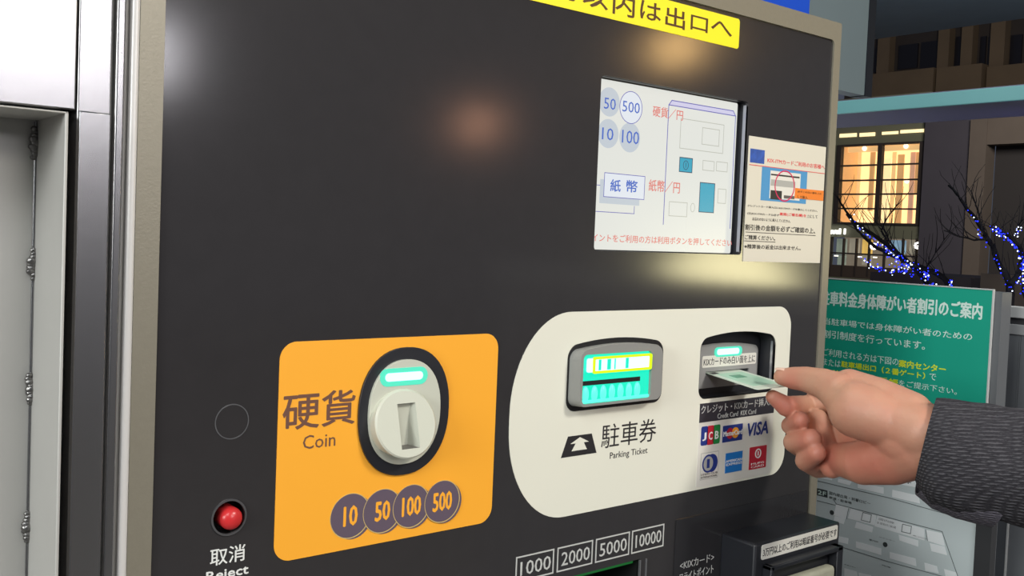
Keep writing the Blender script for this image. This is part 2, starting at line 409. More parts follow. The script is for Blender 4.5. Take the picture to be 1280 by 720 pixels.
stxt('紙', (763, 224), (775, 240), MT['scr_txt'], bold=.02); stxt('幣', (783, 225), (796, 241), MT['scr_txt'], bold=.02)
stxt('ポイントをご利用の方は利用ボタンを押してください', (731, 291.5), (914, 308), MT['scr_red'], bold=.012)
# drawing of the machine on the screen
mz = s2(835.5, 131)[1]
def vline(px, ya, yb): a = s2(px, (ya + yb) / 2)[0]; return [(a, s2(px, ya)[1]), (a, s2(px, yb)[1])]
mb = MB()
xl_, xr_ = s2(833, 200)[0], s2(917, 215)[0]
xl_ = (s2(836, 131)[0] + s2(828.5, 280)[0]) / 2; xr_ = (s2(918.8, 146)[0] + s2(912.5, 285)[0]) / 2
MB().prism(FS, [(xl_, mz), (xr_, mz), (xr_ - .004, mz + .0046), (xl_ + .004, mz + .0046)], [], .0002, .0003).build('icon', MT['scr_lav'], disp)
mb.stroke(FS, [(xl_, s2(828.5, 281)[1]), (xl_, mz), (xl_ + .004, mz + .0046), (xr_ - .004, mz + .0046), (xr_, mz), (xl_, mz)], .0008, .0003, .0004)
mb.stroke(FS, [(xr_, mz), (xr_, s2(912, 286)[1])], .0008, .0003, .0004).build('icon', MT['scr_blue'], disp)
def srect(tl, br, m, w=.0007, fill=None):
    a, b, c, d = rc(tl, br, YS)
    if fill: MB().prism(FS, rect(a, c, d, b), [], .0002, .0003).build('icon', fill, disp)
    MB().stroke(FS, rect(a, c, d, b), w, .0003, .0004, True).build('icon', m, disp)
srect((851, 148), (903, 192), MT['scr_grey']); srect((878, 159.5), (898, 183), MT['scr_grey'])
srect((849.5, 196.5), (864.5, 216), MT['scr_dark'], .0008, MT['scr_teal'])
srect((878.5, 200.5), (892, 214), MT['scr_grey']); srect((895.5, 202), (908.5, 215), MT['scr_grey'])
srect((875, 228), (891.5, 266), MT['scr_dark'], .0008, MT['scr_teal'])
srect((897.5, 236), (906.5, 254.5), MT['scr_grey']); srect((836.5, 252), (858, 271), MT['scr_grey'])
a = s2(857, 206.5); MB().stroke(FS, circ(*a, .0036, 20, .0042), .0006, .0003, .0004, True).stroke(FS, [(a[0], a[1] - .0025), (a[0], a[1] + .0025)], .0006, .0003, .0004).build('icon', MT['scr_dark'], disp)
a = s2(865.5, 259.5); MB().stroke(FS, circ(*a, .003, 16, .0042), .0006, .0003, .0004, True).build('icon', MT['scr_grey'], disp)

# ---- paper notice right of the screen
pa, pb_, pc, pd = PY(932, 250).x, PY(1028.5, 250).x, PY(977, 327.8).z, PY(984, 176.8).z
pap = sheet('paper_notice', rect(pa, pb_, pc, pd), MT['paper'], mach, c1=0.0006, label='cream printed notice taped right of the screen')
tk = dict(c0=.0006, c1=.0008)
def pst(tl, br, m):
    a, b, c, d = rc(tl, br); MB().prism(F0, rect(a, c, d, b), [], .0006, .00075).build('print_block', m, pap)
pst((937.5, 185.5), (954.5, 205), MT['photo_blue'])
text('KIX-ITMカードご利用のお客様へ', rc((959, 197), (1030, 212)), MT['red_ink'], pap, bold=.005, **tk)
zz = PY(984, 211.5).z; MB().stroke(F0, [(pa + .002, zz), (pb_, zz)], .0007, .0006, .0008).build('print_block', MT['red_ink'], pap)
pst((952, 208), (1006.5, 255), MT['sky_blue'])
def pst2(tl, br, m, c):
    a, b, c_, d = rc(tl, br); MB().prism(F0, rect(a, c_, d, b), [], .0007, c).build('print_block', m, pap)
pst2((962.5, 213), (998.5, 251), MT['paper_white'], .0008); pst2((963, 217), (998.5, 223), MT['ink'], .0009)
pst2((963, 224), (993, 235), MT['grey_print'], .0009); pst2((962.5, 237.5), (976, 250), MT['ink'], .0009); pst2((979, 244), (992, 249), MT['ink_soft'], .0009)
MB().stroke(F0, circ(*p2(980, 232.5), .0165, 40, .0155), .0013, .0009, .0011, True).build('print_block', MT['pink_ink'], pap)
pst2((993, 235), (1028, 251), MT['orange_label'], .0010)
text('必ずこの白い面を上に', rc((996, 238), (1026, 243.5)), MT['dkbrown'], pap, c0=.001, c1=.0012); text('して挿入', rc((996, 244), (1008, 249)), MT['dkbrown'], pap, c0=.001, c1=.0012)
text('クレジットカード挿入口にKIX-ITMカードを挿入してください。', rc((934, 255.5), (1021, 265)), MT['ink'], pap, **tk)
text('(注)KIX-ITMカードは必ず', rc((933.5, 265), (973, 271)), MT['ink'], pap, **tk); text('裏面(ご署名欄)を', rc((974, 265.5), (1007, 272)), MT['red_ink'], pap, bold=.02, **tk)
text('上にして', rc((1008, 268), (1021, 273)), MT['ink'], pap, **tk)
text('お忘れのないように挿入してください。', rc((940, 271.5), (987, 278.5)), MT['ink'], pap, **tk)
text('割引後の金額を必ずご確認の上、', rc((931, 280), (1018, 292)), MT['ink'], pap, bold=.015, **tk)
text('ご精算ください。', rc((930.5, 293.5), (968, 300.8)), MT['ink'], pap, bold=.015, **tk)
text('※精算後の返金は出来ません。', rc((930, 305), (1000, 313)), MT['ink'], pap, bold=.01, **tk)
for xa_, xb2, yy in ((931, 1019, 292.2), (930, 969, 301.8)):
    zz = PY((xa_ + xb2) / 2, yy).z; MB().stroke(F0, [(PY(xa_, 290).x, zz), (PY(xb2, 290).x, zz)], .0006, .0006, .0008).build('print_block', MT['ink'], pap)

# ---- orange coin plate
ox0, ox1 = PY(346, 560).x, PY(618.5, 530).x; oz1 = PY(490, 422).z; oz0 = PY(490, 675.5).z
coin = sheet('coin_plate', rrect(ox0, ox1, oz0, oz1, 0.0125, 10), MT['orange'], mach, c1=0.0005, label='orange plate around the coin slot', smooth=30)
text('硬貨', rc((354, 493), (442.5, 529)), MT['brown_ink'], coin, c0=.0005, c1=.0007, bold=.012)
text('Coin', rc((378.5, 544.5), (418.5, 557)), MT['brown_ink'], coin, c0=.0005, c1=.0007)
for s, cxp, dw in (('10', (437.5, 644.7), .011), ('50', (477.3, 638.4), .0125), ('100', (513.3, 632.2), .0165), ('500', (551.6, 626.3), .0175)):
    a = p2(*cxp); r = .0163; k = {'10': 0, '50': 1, '100': 2, '500': 3}[s] * .00025
    MB().prism(F0, circ(a[0] + .0022, a[1] - .0012, r), [], .0005, .0006 + k, back=False).build('coin_icon', MT['purple_ink'], coin)
    MB().prism(F0, circ(*a, r + .0004), [], .0006 + k, .0007 + k, back=False).build('coin_icon', MT['tan_ink'], coin)
    ci = MB().prism(F0, circ(a[0] - .0002, a[1] + .0002, r - .0002), [], .0007 + k, .0008 + k, back=False).build('coin_icon', MT['purple_ink'], coin)
    text(s, (a[0] - dw / 2, a[1] + .0073, a[0] + dw / 2, a[1] - .0070), MT['orange'], coin, c0=.0008 + k, c1=.0009 + k, bold=.03)
acc = MB().prism(F0, superell(ccx, ccz, ca, cb, 2.25), [], .0005, .0025).build('coin_acceptor', MT['plastic_dark'], mach, bevel=.0005, smooth=40, label='pale grey coin slot unit on a dark oval base')
gx0, gx1 = PY(456, 515).x, PY(547.5, 505).x; gz0, gz1 = PY(501, 580).z, PY(511, 446.5).z
face = MB().prism(F0, superell((gx0 + gx1) / 2 + .0, (gz0 + gz1) / 2, (gx1 - gx0) / 2 - .001, (gz1 - gz0) / 2 - .001, 2.25), [], .001, .005)
face.build('face', MT['light_plastic'], acc, bevel=.0015, smooth=40)
YT1, YB1 = -.0065, -.0200                       # the boss is a wedge: flush above, proud below
bl, br_, bt, bb = PY(470, 535, -.0135).x, PY(545.5, 530, -.0135).x, PY(508, 486, YT1).z, PY(505, 575, YB1).z
bc = ((bl + br_) / 2, (bt + bb) / 2); brd = (br_ - bl) / 2; brz = (bt - bb) / 2
def FWD(a, b, c):                                # c = 1 on the slanted face
    f_ = (bt - b) / (bt - bb); return Vector((a, (YT1 + (YB1 - YT1) * f_) + (1 - c), b))
YM = -.0135
sl = (PY(499.5, 530, YM).x, PY(522, 530, YM).x, PY(512, 561, YB1 + .002).z, PY(500, 504.5, YT1 - .002).z)
cc0 = circ(*bc, brd, 64, brz); cc1 = circ(*bc, brd - .0013, 64, brz - .0013)
bo = MB(); bo.prism(FWD, cc1, [rect(*sl)], .9995, 1.0, back=False)
n = 64
bo.add([F0(*p, .004) for p in cc0] + [FWD(*p, .9988) for p in cc0] + [FWD(*p, 1.0) for p in cc1], [(i, (i + 1) % n, n + (i + 1) % n, n + i) for i in range(n)] + [(n + i, n + (i + 1) % n, 2*n + (i + 1) % n, 2*n + i) for i in range(n)])
bo.build('slot_boss', MT['light_plastic'], acc, smooth=40)
sm = MB(); xa_, xb2, za_, zb2 = sl; YI = .002
c4 = [FWD(xa_, za_, .9999), FWD(xb2, za_, .9999), FWD(xb2, zb2, .9999), FWD(xa_, zb2, .9999)]
d4 = [Vector((xa_ + .001, YI, za_)), Vector((xb2 - .004, YI, za_)), Vector((xb2 - .004, YI, zb2 - .003)), Vector((xa_ + .001, YI, zb2 - .003))]
sm.add(c4 + d4, [(4, 5, 6, 7), (0, 1, 5, 4), (2, 3, 7, 6), (3, 0, 4, 7)])
sm.build('slot', MT['slot_shade_grey'], acc)  # left and back walls coloured darker to deepen the shade in the slot
MB().add([c4[1], c4[2], d4[2], d4[1]], [(0, 1, 2, 3)]).build('slot', MT['light_plastic'], acc)
def pill(tl, br, Y, m, parent, c0, c1, name='indicator_light', r=.5):
    a, b, c, d = rc(tl, br, Y); F = FY(0); h = abs(b - d)
    return MB().prism(F, rrect(a, c, d, b, h * r * .98, 6), [], c0, c1).build(name, m, parent, smooth=30)
pill((475.5, 461.5), (534, 479.5), -.005, MT['led_bloom'], acc, .004, .0053)  # bloom of the light painted as a larger, weaker glowing pill
pill((482, 467), (528.5, 474), -.0055, MT['led'], acc, .005, .0057)

# ---- cream plate with ticket and card slots
wl, wr = PY(637.5, 500).x, PY(986, 450).x; wt, wb = PY(860, 386).z, PY(800, 626.5).z
def wshape():
    pts = []; R1 = (wt - wb) / 2 * 0.93; r2 = .022
    for cx_, cz_, a0, r in ((wr - r2, wt - r2, 0, r2), (wl + R1 * .78, wt - R1, 90, R1), (wl + R1 * .78, wb + R1, 180, R1), (wr - r2, wb + r2, 270, r2)):
        for i in range(19):
            a = math.radians(a0 + 90 * i / 18); sx_ = .78 if r == R1 else 1
            pts.append((cx_ + r * sx_ * math.cos(a), cz_ + r * math.sin(a)))
    return pts
tick_o = arched(PY(708, 475).x, PY(826.5, 465).x, PY(706, 515).z, PY(765, 422).z, .010, .006)
cream = sheet('cream_plate', wshape(), MT['white_panel'], mach, c1=.0005, holes=[card_o], smooth=30, label='cream plate with one round end around the ticket and card slots')
a = [p2(*q) for q in ((709.5, 545.3), (739, 542), (745, 565.5), (700.5, 572.7))]
zt_, zb3 = (a[0][1] + a[1][1]) / 2, (a[2][1] + a[3][1]) / 2
MB().prism(F0, [(a[3][0], zb3), (a[2][0], zb3), (a[1][0], zt_), (a[0][0], zt_)], [], .0005, .0007).build('pictogram', MT['ink'], cream)
ax, aw = (a[0][0] + a[1][0]) / 2, (a[1][0] - a[0][0]) / 2; az, ah = zb3, zt_ - zb3
MB().prism(F0, [(ax - aw * .66, az + ah * .26), (ax + aw * .62, az + ah * .26), (ax + aw * .34, az + ah * .62), (ax + aw * .78, az + ah * .62), (ax, az + ah * .90), (ax - aw * .78, az + ah * .62), (ax - aw * .34, az + ah * .62)], [], .0007, .0009).build('pictogram', MT['white_panel'], cream)
text('駐車券', rc((752, 531), (819, 551)), MT['ink'], cream, c0=.0005, c1=.0007, bold=-.004)
text('Parking Ticket', rc((762, 565.5), (808.5, 568.5)), MT['ink'], cream, c0=.0005, c1=.0007)
# ticket slot unit
tx0, tx1 = PY(708, 475).x, PY(826.5, 465).x; tz0, tz1 = PY(706, 515).z, PY(765, 422).z
tsl = sheet('ticket_slot', tick_o, MT['black'], mach, c0=.0005, c1=.0015, label='grey ticket slot glowing turquoise inside')
YT = -.0135
a_, b_ = tx0 + .0012, PY(828.5, 450, YT).x
pocket = (PY(728.5, 480, YT).x, PY(814, 470, YT).x, PY(729, 506, YT).z, PY(790, 440, YT).z)
pk = rrect(*pocket, .004)
bz0, bz1 = PY(716, 512, YT).z, PY(770, 430, YT).z
sh1 = arched(a_, tx1 - .0015, tz0 + .0045, tz1 - .0045, .008, .005); sh2 = arched(a_ + .0025, b_, bz0 + .001, bz1, .007, .005)
tb = MB(); n = len(sh1); vs = [F0(*p, .001) for p in sh1] + [F0(*p, -YT) for p in sh2]
tb.add(vs, [(i, (i + 1) % n, n + (i + 1) % n, n + i) for i in range(n)])
tb.prism(F0, sh2, [pk], -YT - .0055, -YT + .0, back=False)
tb.build('bezel', MT['grey_plastic'], tsl, smooth=50)
FT = FY(-.0108)
MB().prism(F0, rrect(pocket[0] - .001, pocket[1] + .001, pocket[2] - .001, pocket[3] + .001, .004), [], .004, .0108).build('lit_pocket', MT['teal_glow'], tsl)
zs0, zs1 = PY(760, 479.5, -.0108).z, PY(760, 474, -.0108).z
MB().box((pocket[0] + .001, -.0108, zs0), (pocket[1] - .012, -.0113, zs1)).build('slot', MT['black'], tsl)
lw = pocket[1] - pocket[0]
for i in range(7):
    xx = pocket[0] + lw * (.07 + i * .125); zc = (pocket[2] + zs0) / 2; hh = (zs0 - pocket[2]) / 2
    MB().sphere((xx, -.0108, zc), 1, (.0036, .0026, hh * .92), 10, 8).build('rib', MT['teal_rib'], tsl, smooth=80)
MB().box((pocket[0] + .001, -.004, pocket[2] + .0005), (pocket[1] - .001, -.0128, pocket[2] + .0030)).build('lit_lip', MT['teal_rib'], tsl)
a, b, c, d = rc((742, 446.5), (814.5, 461.5), -.0145)
MB().prism(F0, rrect(a, c, d, b, .002), [rrect(a + .0026, c - .0030, d + .0022, b - .0022, .0008)], .0132, .0148).build('lime_frame', MT['lime'], tsl)
MB().prism(F0, rrect(a - .006, c - .002, d + .0012, b - .0012, .002), [], .0125, .0137).build('indicator_light', MT['led'], tsl)
for i, (u0, u1) in enumerate(((.10, .14), (.24, .30), (.36, .38), (.55, .60))):
    MB().prism(F0, rect(a + (c - a) * u0, a + (c - a) * u1, d + .0026, b - .0026), [], .0137, .0139).build('indicator_mark', MT['teal_glow'], tsl)
# card reader recess
cx0, cx1 = PY(873.5, 470).x, PY(967.5, 455).x; cz0_, cz1_ = PY(877, 499).z, PY(930, 414).z
YC = .018
crd = MB(); n = len(card_o)
crd.add([F0(*p, .0008) for p in card_o] + [F0(*p, -YC) for p in card_o], [((i + 1) % n, i, n + i, n + (i + 1) % n) for i in range(n)])
cr = crd.build('card_reader', MT['plastic_dark'], mach, smooth=50, label='dark recessed card reader with a small green light')
gx1 = PY(946.5, 440, YC).x
gface = arched(cx0 - .006, gx1, cz0_ + .0065, PY(925, 427, YC).z, .006, .005)
MB().prism(FY(YC), arched(cx0 - .001, cx1 + .001, cz0_ - .001, cz1_ + .001, .010, .006), [], -.004, -.0005).build('back_plate', MT['plastic_dark'], cr)
sr0, sr1 = PY(881, 468, YC).x, PY(935, 461, YC).x; szz = PY(905, 464.5, YC).z
slot = rect(sr0, sr1, szz - .0016, szz + .0016)
MB().prism(FY(YC), gface, [slot], -.0004, .001).build('face', mat('reader_grey', s2l(150, 149, 147), 0.4, bump=.05), cr)
MB().prism(F0, [(cx1 - .0018, cz0_ + .012), (cx1 - .0004, cz0_ + .012), (cx1 - .0004, cz1_ - .012), (cx1 - .0018, cz1_ - .012)], [], -.004, -.0015).build('edge_strip', MT['chrome'], cr)
def pillc(tl, br, m, c0, c1, name):
    a, b, c, d = rc(tl, br, YC - c1); return MB().prism(FY(YC), rrect(a, c, d, b, (b - d) * .45, 5), [], c0, c1).build(name, m, cr)
pillc((894, 434.5), (927.5, 444), MT['led_bloom'], .001, .0018, 'indicator_light'); pillc((897, 436.5), (924, 442), MT['led'], .0018, .0022, 'indicator_light')  # first pill is painted bloom, second is the light itself
a, b, c, d = rc((878.5, 445.5), (945, 454.5), YC - .0016)
MB().prism(FY(YC), rrect(a, c, d, b, .0018, 5), [], .001, .0014).build('sticker', MT['paper_white'], cr)
text('KIXカードのみ白い面を上に', (a + .002, b - .0018, c - .002, d + .0018), MT['ink'], cr, F=FY(YC), c0=.0014, c1=.0016)

# ---- sheet with the card emblems
a, b = p2(871.5, 560), p2(966, 520)
zt2 = (PY(873.5, 505.3).z); zbn = (PY(872, 528).z + PY(964.7, 516.7).z) / 2; zbt = (PY(869, 608).z + PY(945, 596).z) / 2
cs = sheet('card_label', rrect(a[0], b[0], zbt, zt2 + .0005, .002), MT['paper_white'], mach, c0=.0005, c1=.0008, label='white label with payment card emblems')
sheet('print_band', rect(a[0], b[0], zbn, zt2 + .0005), MT['band_dark'], cs, c0=.0008, c1=.0009)
t2 = dict(c0=.0009, c1=.0011)
text('クレジット・KIXカード挿入口', (a[0] + .002, zt2 - .0015, b[0] - .002, zbn + .0085), MT['silver_ink'], cs, **t2)
text('Credit Card  KIX Card', (p2(896, 520)[0], zbn + .0068, p2(944, 515)[0], zbn + .0018), MT['silver_ink'], cs, **t2)
def blk(x0p, x1p, y0p, y1p, m, r=0.0, c=.0010, c0=.0008):
    """emblem block from a pixel box"""
    A, B, C, D = rc((x0p, y0p), (x1p, y1p)); xm = (A + C) / 2; zm = PY((x0p + x1p) / 2, (y0p + y1p) / 2).z
    h = PY(x0p, y0p).z - PY(x0p, y1p).z; h = max(h, .001) * .9; wv = (C - A)
    out = rrect(A, C, zm - h / 2, zm + h / 2, r, 4) if r else rect(A, C, zm - h / 2, zm + h / 2)
    MB().prism(F0, out, [], c0, c).build('emblem', m, cs); return A, C, zm - h / 2, zm + h / 2
for i, k in enumerate(('navy', 'crimson', 'green_print')):
    blk(876 + i * 7.7, 883 + i * 7.7, 531.5 - i * 1.1, 558 - i * 1.1, MT[k], .002)
A = rc((876, 538), (898.5, 551)); zm = PY(887, 544.5).z
for i, ch in enumerate('JCB'):
    xx = PY(879.5 + i * 7.7, 545).x; text(ch, (xx - .0026, zm + .0038, xx + .0026, zm - .0038), MT['white_ink'], cs, c0=.0010, c1=.0012, bold=.03)
A, C, D, B = blk(903, 926.5, 529.5, 552.5, MT['navy'])
r = (B - D) * .33; zc = (B + D) / 2
MB().prism(F0, circ((A + C) / 2 - r * .75, zc, r * 1.0, 28), [], .001, .0011).build('emblem', MT['crimson'], cs)
MB().prism(F0, circ((A + C) / 2 + r * .75, zc, r * 1.0, 28), [], .001, .0012).build('emblem', MT['amber_print'], cs)
text('MasterCard', (A + .001, zc + .0026, C - .001, zc - .0022), MT['white_ink'], cs, c0=.0012, c1=.0014, bold=.03)
zc = PY(945, 536).z; text('VISA', (PY(932.5, 536).x, zc + .0068, PY(959, 536).x, zc - .0062), MT['navy'], cs, c0=.0008, c1=.001, bold=.04, shear=.0018)
A, C, D, B = blk(875.5, 896, 563, 600, MT['grey_print'], .001); MB().prism(F0, rect(A + .0006, C - .0006, D + .0006, B - .0006), [], .001, .0011).build('emblem', MT['paper_white'], cs)
zc = B - (B - D) * .42; r = (C - A) * .33
MB().prism(F0, circ((A + C) / 2 + r * .35, zc, r, 28), [], .0011, .0012).build('emblem', MT['navy'], cs)
MB().prism(F0, circ((A + C) / 2 - r * .25, zc, r, 28), [circ((A + C) / 2 - r * .25, zc, r * .8, 28)], .0012, .0013).build('emblem', MT['navy'], cs)
MB().prism(F0, circ((A + C) / 2 - r * .25, zc, r * .8, 28), [rect((A + C) / 2 - r * .5, (A + C) / 2, zc - r * .5, zc + r * .5)], .0012, .0013).build('emblem', MT['grey_print'], cs)
text('DINERS CLUB', (A + .0012, D + .0062, C - .0012, D + .0042), MT['ink_soft'], cs, c0=.0011, c1=.0013); text('INTERNATIONAL', (A + .0012, D + .0034, C - .0012, D + .0014), MT['ink_soft'], cs, c0=.0011, c1=.0013)
A, C, D, B = blk(906.5, 926, 563.5, 591, MT['azure'])
zc = (B + D) / 2; text('AMERICAN', (A + .0006, zc + .003, C - .0006, zc + .0006), MT['white_ink'], cs, c0=.001, c1=.0012, bold=.02); text('EXPRESS', (A + .0016, zc - .0004, C - .0004, zc - .0028), MT['white_ink'], cs, c0=.001, c1=.0012, bold=.02)
A, C, D, B = blk(936.5, 956, 556, 587, MT['crimson'], .001)
zc = B - (B - D) * .32; MB().stroke(F0, circ((A + C) / 2, zc, .0044, 26), .0014, .001, .0012, True).build('emblem', MT['white_ink'], cs)
MB().stroke(F0, [((A + C) / 2, zc + .0022), ((A + C) / 2, zc - .0022)], .0013, .001, .0012).build('emblem', MT['white_ink'], cs)
text('MUFG', (A + .0035, D + .0068, C - .0035, D + .0046), MT['white_ink'], cs, c0=.001, c1=.0012); text('CARD', (A + .0035, D + .0036, C - .0035, D + .0014), MT['white_ink'], cs, c0=.001, c1=.0012)

# ---- cancel button, blank round cap
rr = (PY(311.2, 527).x - PY(268.7, 527).x) / 2
cp = MB().prism(F0, circ(*p2(290, 527), rr, 48), [circ(*p2(290, 527), rr - .0007, 48)], 0, .0003).build('round_cap', mat('cap_edge', s2l(110, 110, 112), .3, metal=.4), mach, label='thin ring of a blanked round opening')
MB().prism(F0, circ(*p2(290, 527), rr - .0009, 48), [], -.0002, .0002, back=False).build('disc', MT['black_panel'], cp)
bt = MB().prism(F0, circ(*btn_c, btn_r + .0009, 40), [circ(*btn_c, btn_r - .0004, 40)], -.001, .0009).build('cancel_button', mat('dark_chrome', s2l(120, 120, 122), .3, metal=.7), mach, smooth=40, label='round red cancel button in a dark ring')
tb = MB(); cr_ = circ(*btn_c, btn_r, 40)
tb.add([F0(*p, 0) for p in cr_] + [F0(*p, -.012) for p in cr_], [((i + 1) % 40, i, 40 + i, 40 + (i + 1) % 40) for i in range(40)]).prism(F0, cr_, [], -.0125, -.012)
tb.build('well', MT['black'], bt)
bc2 = p2(289.5, 648.5, -.001); rb = (PY(303, 648, -.001).x - PY(276, 648, -.001).x) / 2
vs = []; fs = []; N = 36; prof = [(rb, -.012), (rb, .000), (rb * .95, .0018), (rb * .8, .0034), (rb * .55, .0046), (rb * .28, .0052), (.0001, .0054)]
for r_, c_ in prof: vs += [F0(bc2[0] + r_ * math.cos(2*math.pi*i/N), bc2[1] + r_ * math.sin(2*math.pi*i/N), c_) for i in range(N)]
for j in range(len(prof) - 1): fs += [(j*N + i, j*N + (i + 1) % N, (j + 1)*N + (i + 1) % N, (j + 1)*N + i) for i in range(N)]
MB().add(vs, fs).build('red_cap', MT['red'], bt, smooth=60)
text('取消', rc((263, 687), (306, 700)), MT['white_ink'], mach, bold=.006, c0=0, c1=.0003)
text('Reject', rc((258, 715.5), (310, 720)), MT['white_ink'], mach, bold=.02, c0=0, c1=.0003)

# ---- banknote values, note slot
zt3 = (PY(645.6, 697).z + PY(829, 654.5).z) / 2; zb4 = (PY(696.5, 716).z + PY(828, 682).z) / 2
dn = None
for s, a, b in (('1000', 645.5, 692.5), ('2000', 696.8, 740.5), ('5000', 744.3, 786), ('10000', 789, 828.5)):
    xa_, xb2 = PY(a, 690).x, PY(b, 690).x
    bx = MB().stroke(F0, rect(xa_ + .0005, xb2 - .0005, zb4 + .0005, zt3 - .0005), .0012, 0, .0003, True).build('value_box', MT['silver_ink'], mach, label='silver outlined box reading ' + s)
    wv = xb2 - xa_; text(s, (xa_ + wv * .12, zt3 - .0050, xb2 - wv * .08, zb4 + .0045), MT['silver_ink'], bx, c0=0, c1=.0003, bold=.0)
nx0, nx1, nz0, nz1 = note
ns = MB(); ns.box((nx0, .001, nz1), (nx1, .06, nz1 + .002)).box((nx0 - .002, .001, nz0), (nx0, .06, nz1)).box((nx1, .001, nz0), (nx1 + .002, .06, nz1)).box((nx0, .06, nz0), (nx1, .062, nz1)).box((nx0, .001, nz0 - .002), (nx1, .06, nz0))
nsl = ns.build('banknote_slot', MT['black'], mach, label='black banknote slot opening with a green glow')
MB().box((nx0 + .02, .008, nz1 - .006), (nx1 - .001, .030, nz1 - .0005)).build('indicator_light', MT['green_lamp'], nsl)
for px in (799.5, 807):
    xx = PY(px, 705).x; MB().box((xx - .0006, -.0012, nz0), (xx + .0006, .001, nz1 - .001)).build('guide_strip', mat('strip_grey', s2l(130, 130, 132), .35, metal=.5), nsl)
# ---- gloss plate and card pod low right
gx, gz = PY(844.5, 650).x, PY(844.5, 650).z
gp = sheet('gloss_plate', rrect(gx, XR - .004, ZB + .15, gz, .001), MT['gloss_dark'], mach, c0=0, c1=.0012, bevel=.0005, label='glossy black plate behind the card pad housing')
xa_, xb2 = PY(849, 705).x, PY(891, 700).x; zA, zB5 = PY(849, 702).z, PY(849, 712).z
text('<KIXカード>', (xa_, zA, xb2, zB5), MT['silver_ink'], gp, c0=.0012, c1=.0014)
text('フライトポイント', (xa_, PY(849, 716).z, xb2, PY(849, 727).z), MT['silver_ink'], gp, c0=.0012, c1=.0014)
X1 = PY(901, 666).x; ZP = PY(901, 666).z
lo, hi = -.3, 0.0
for _ in range(40):
    m_ = (lo + hi) / 2
    if PY(944.6, 680, m_).x < X1: lo, hi = lo, m_
    else: lo, hi = m_, hi
YF = (lo + hi) / 2
def solveY(px, py, X):
    r = ray(px, py); return CAM.y + r.y * (X - CAM.x) / r.x
YF = solveY(944.6, 680, X1); X2 = PY(1050.5, 653, YF).x; ZP = (ZP + PY(944.6, 680, YF).z + PY(1050, 654, YF).z) / 3
pod = MB().box((X1, YF, 0.98), (X2, 0.0, ZP)).build('card_pad_housing', MT['plastic_dark'], mach, bevel=.0025, seg=3, smooth=40, label='black box housing of the card pad low right')
FP = FY(YF)
a, b, c, d = rc((952, 683), (1046, 671), YF); zt_ = (PY(952, 680.8, YF).z + PY(1045.6, 656.9, YF).z) / 2; zb_2 = (PY(952.7, 699, YF).z + PY(1046, 673.7, YF).z) / 2
MB().prism(FP, rrect(a, c, zb_2, zt_, .0022), [], 0, .0006).build('sticker', MT['paper_white'], pod)
text('3万円以上のご利用は暗証番号が必要です', (a + .002, zt_ - .0035, c - .002, zb_2 + .003), MT['ink'], pod, F=FP, c0=.0006, c1=.0008, bold=.006)
hx0 = PY(953, 706, YF).x; hy = solveY(964.7, 709.5, hx0); hz = (PY(953, 705.5, YF).z + PY(1054.5, 681.5, hy).z) / 2; hx1 = PY(1054.7, 682, hy).x
hd = MB().box((hx0, hy, hz - .005), (hx1, YF, hz)).box((hx0, hy, .99), (hx0 + .005, YF, hz)).box((hx1 - .010, hy, .99), (hx1, YF, hz))
hd.build('hood', MT['plastic_dark'], pod, bevel=.0012, smooth=40)
kx0, kx1 = hx0 + .012, hx1 - .014
kz = PY(1028, 707, YF - .004).z
MB().box((kx0, YF - .012, 1.0), (kx1, YF, kz)).build('keypad', mat('keypad_beige', s2l(170, 168, 148), .5, var=.12, vscale=200), pod, bevel=.004, seg=3, smooth=40, label='beige keypad under the hood')

# ================================================================== LEFT STEEL CABINET
cab = thing('steel_cabinet', 'pale grey steel cabinet left of the payment machine, with an open welded compartment', 'cabinet', (0.0, 0.3, 0))
def xat(px): return PY(px, 330).x
TOP = 2.3
ZC = PY(60, 137).z                                # top of the open compartment
xlip = PXX(77, 300, 0.16).x; xl77, xl82 = PY(77.5, 330, -.004).x, PY(82, 330, -.004).x
# strips between cabinet and machine (vertical folded sheet)
MB().box((xat(138), -.002, .02), (xat(149.5), .02, TOP)).build('folded_strip', MT['steel'], cab, bevel=.0012, smooth=40)
MB().box((xat(133), .004, .02), (xat(159), .03, TOP)).build('gap_strip', MT['steel_dark'], cab)
MB().box((xat(92), .0, .02), (xat(134), .02, TOP)).build('side_panel', MT['steel'], cab, bevel=.001, smooth=40)
zl = PY(110, 139.5).z
MB().box((xat(93), -.0022, .02), (xat(133.5), .0, zl)).build('side_panel', MT['steel'], cab, bevel=.0009, smooth=40)
MB().box((-.6, .0, ZC + .0012), (xat(90.5), .02, TOP)).build('upper_panel', MT['steel'], cab, bevel=.001, smooth=40)
MB().box((xat(88), .02, .02), (xat(94), .03, TOP)).build('gap_strip', MT['black'], cab)  # black strip put in for the deep shade in the gap
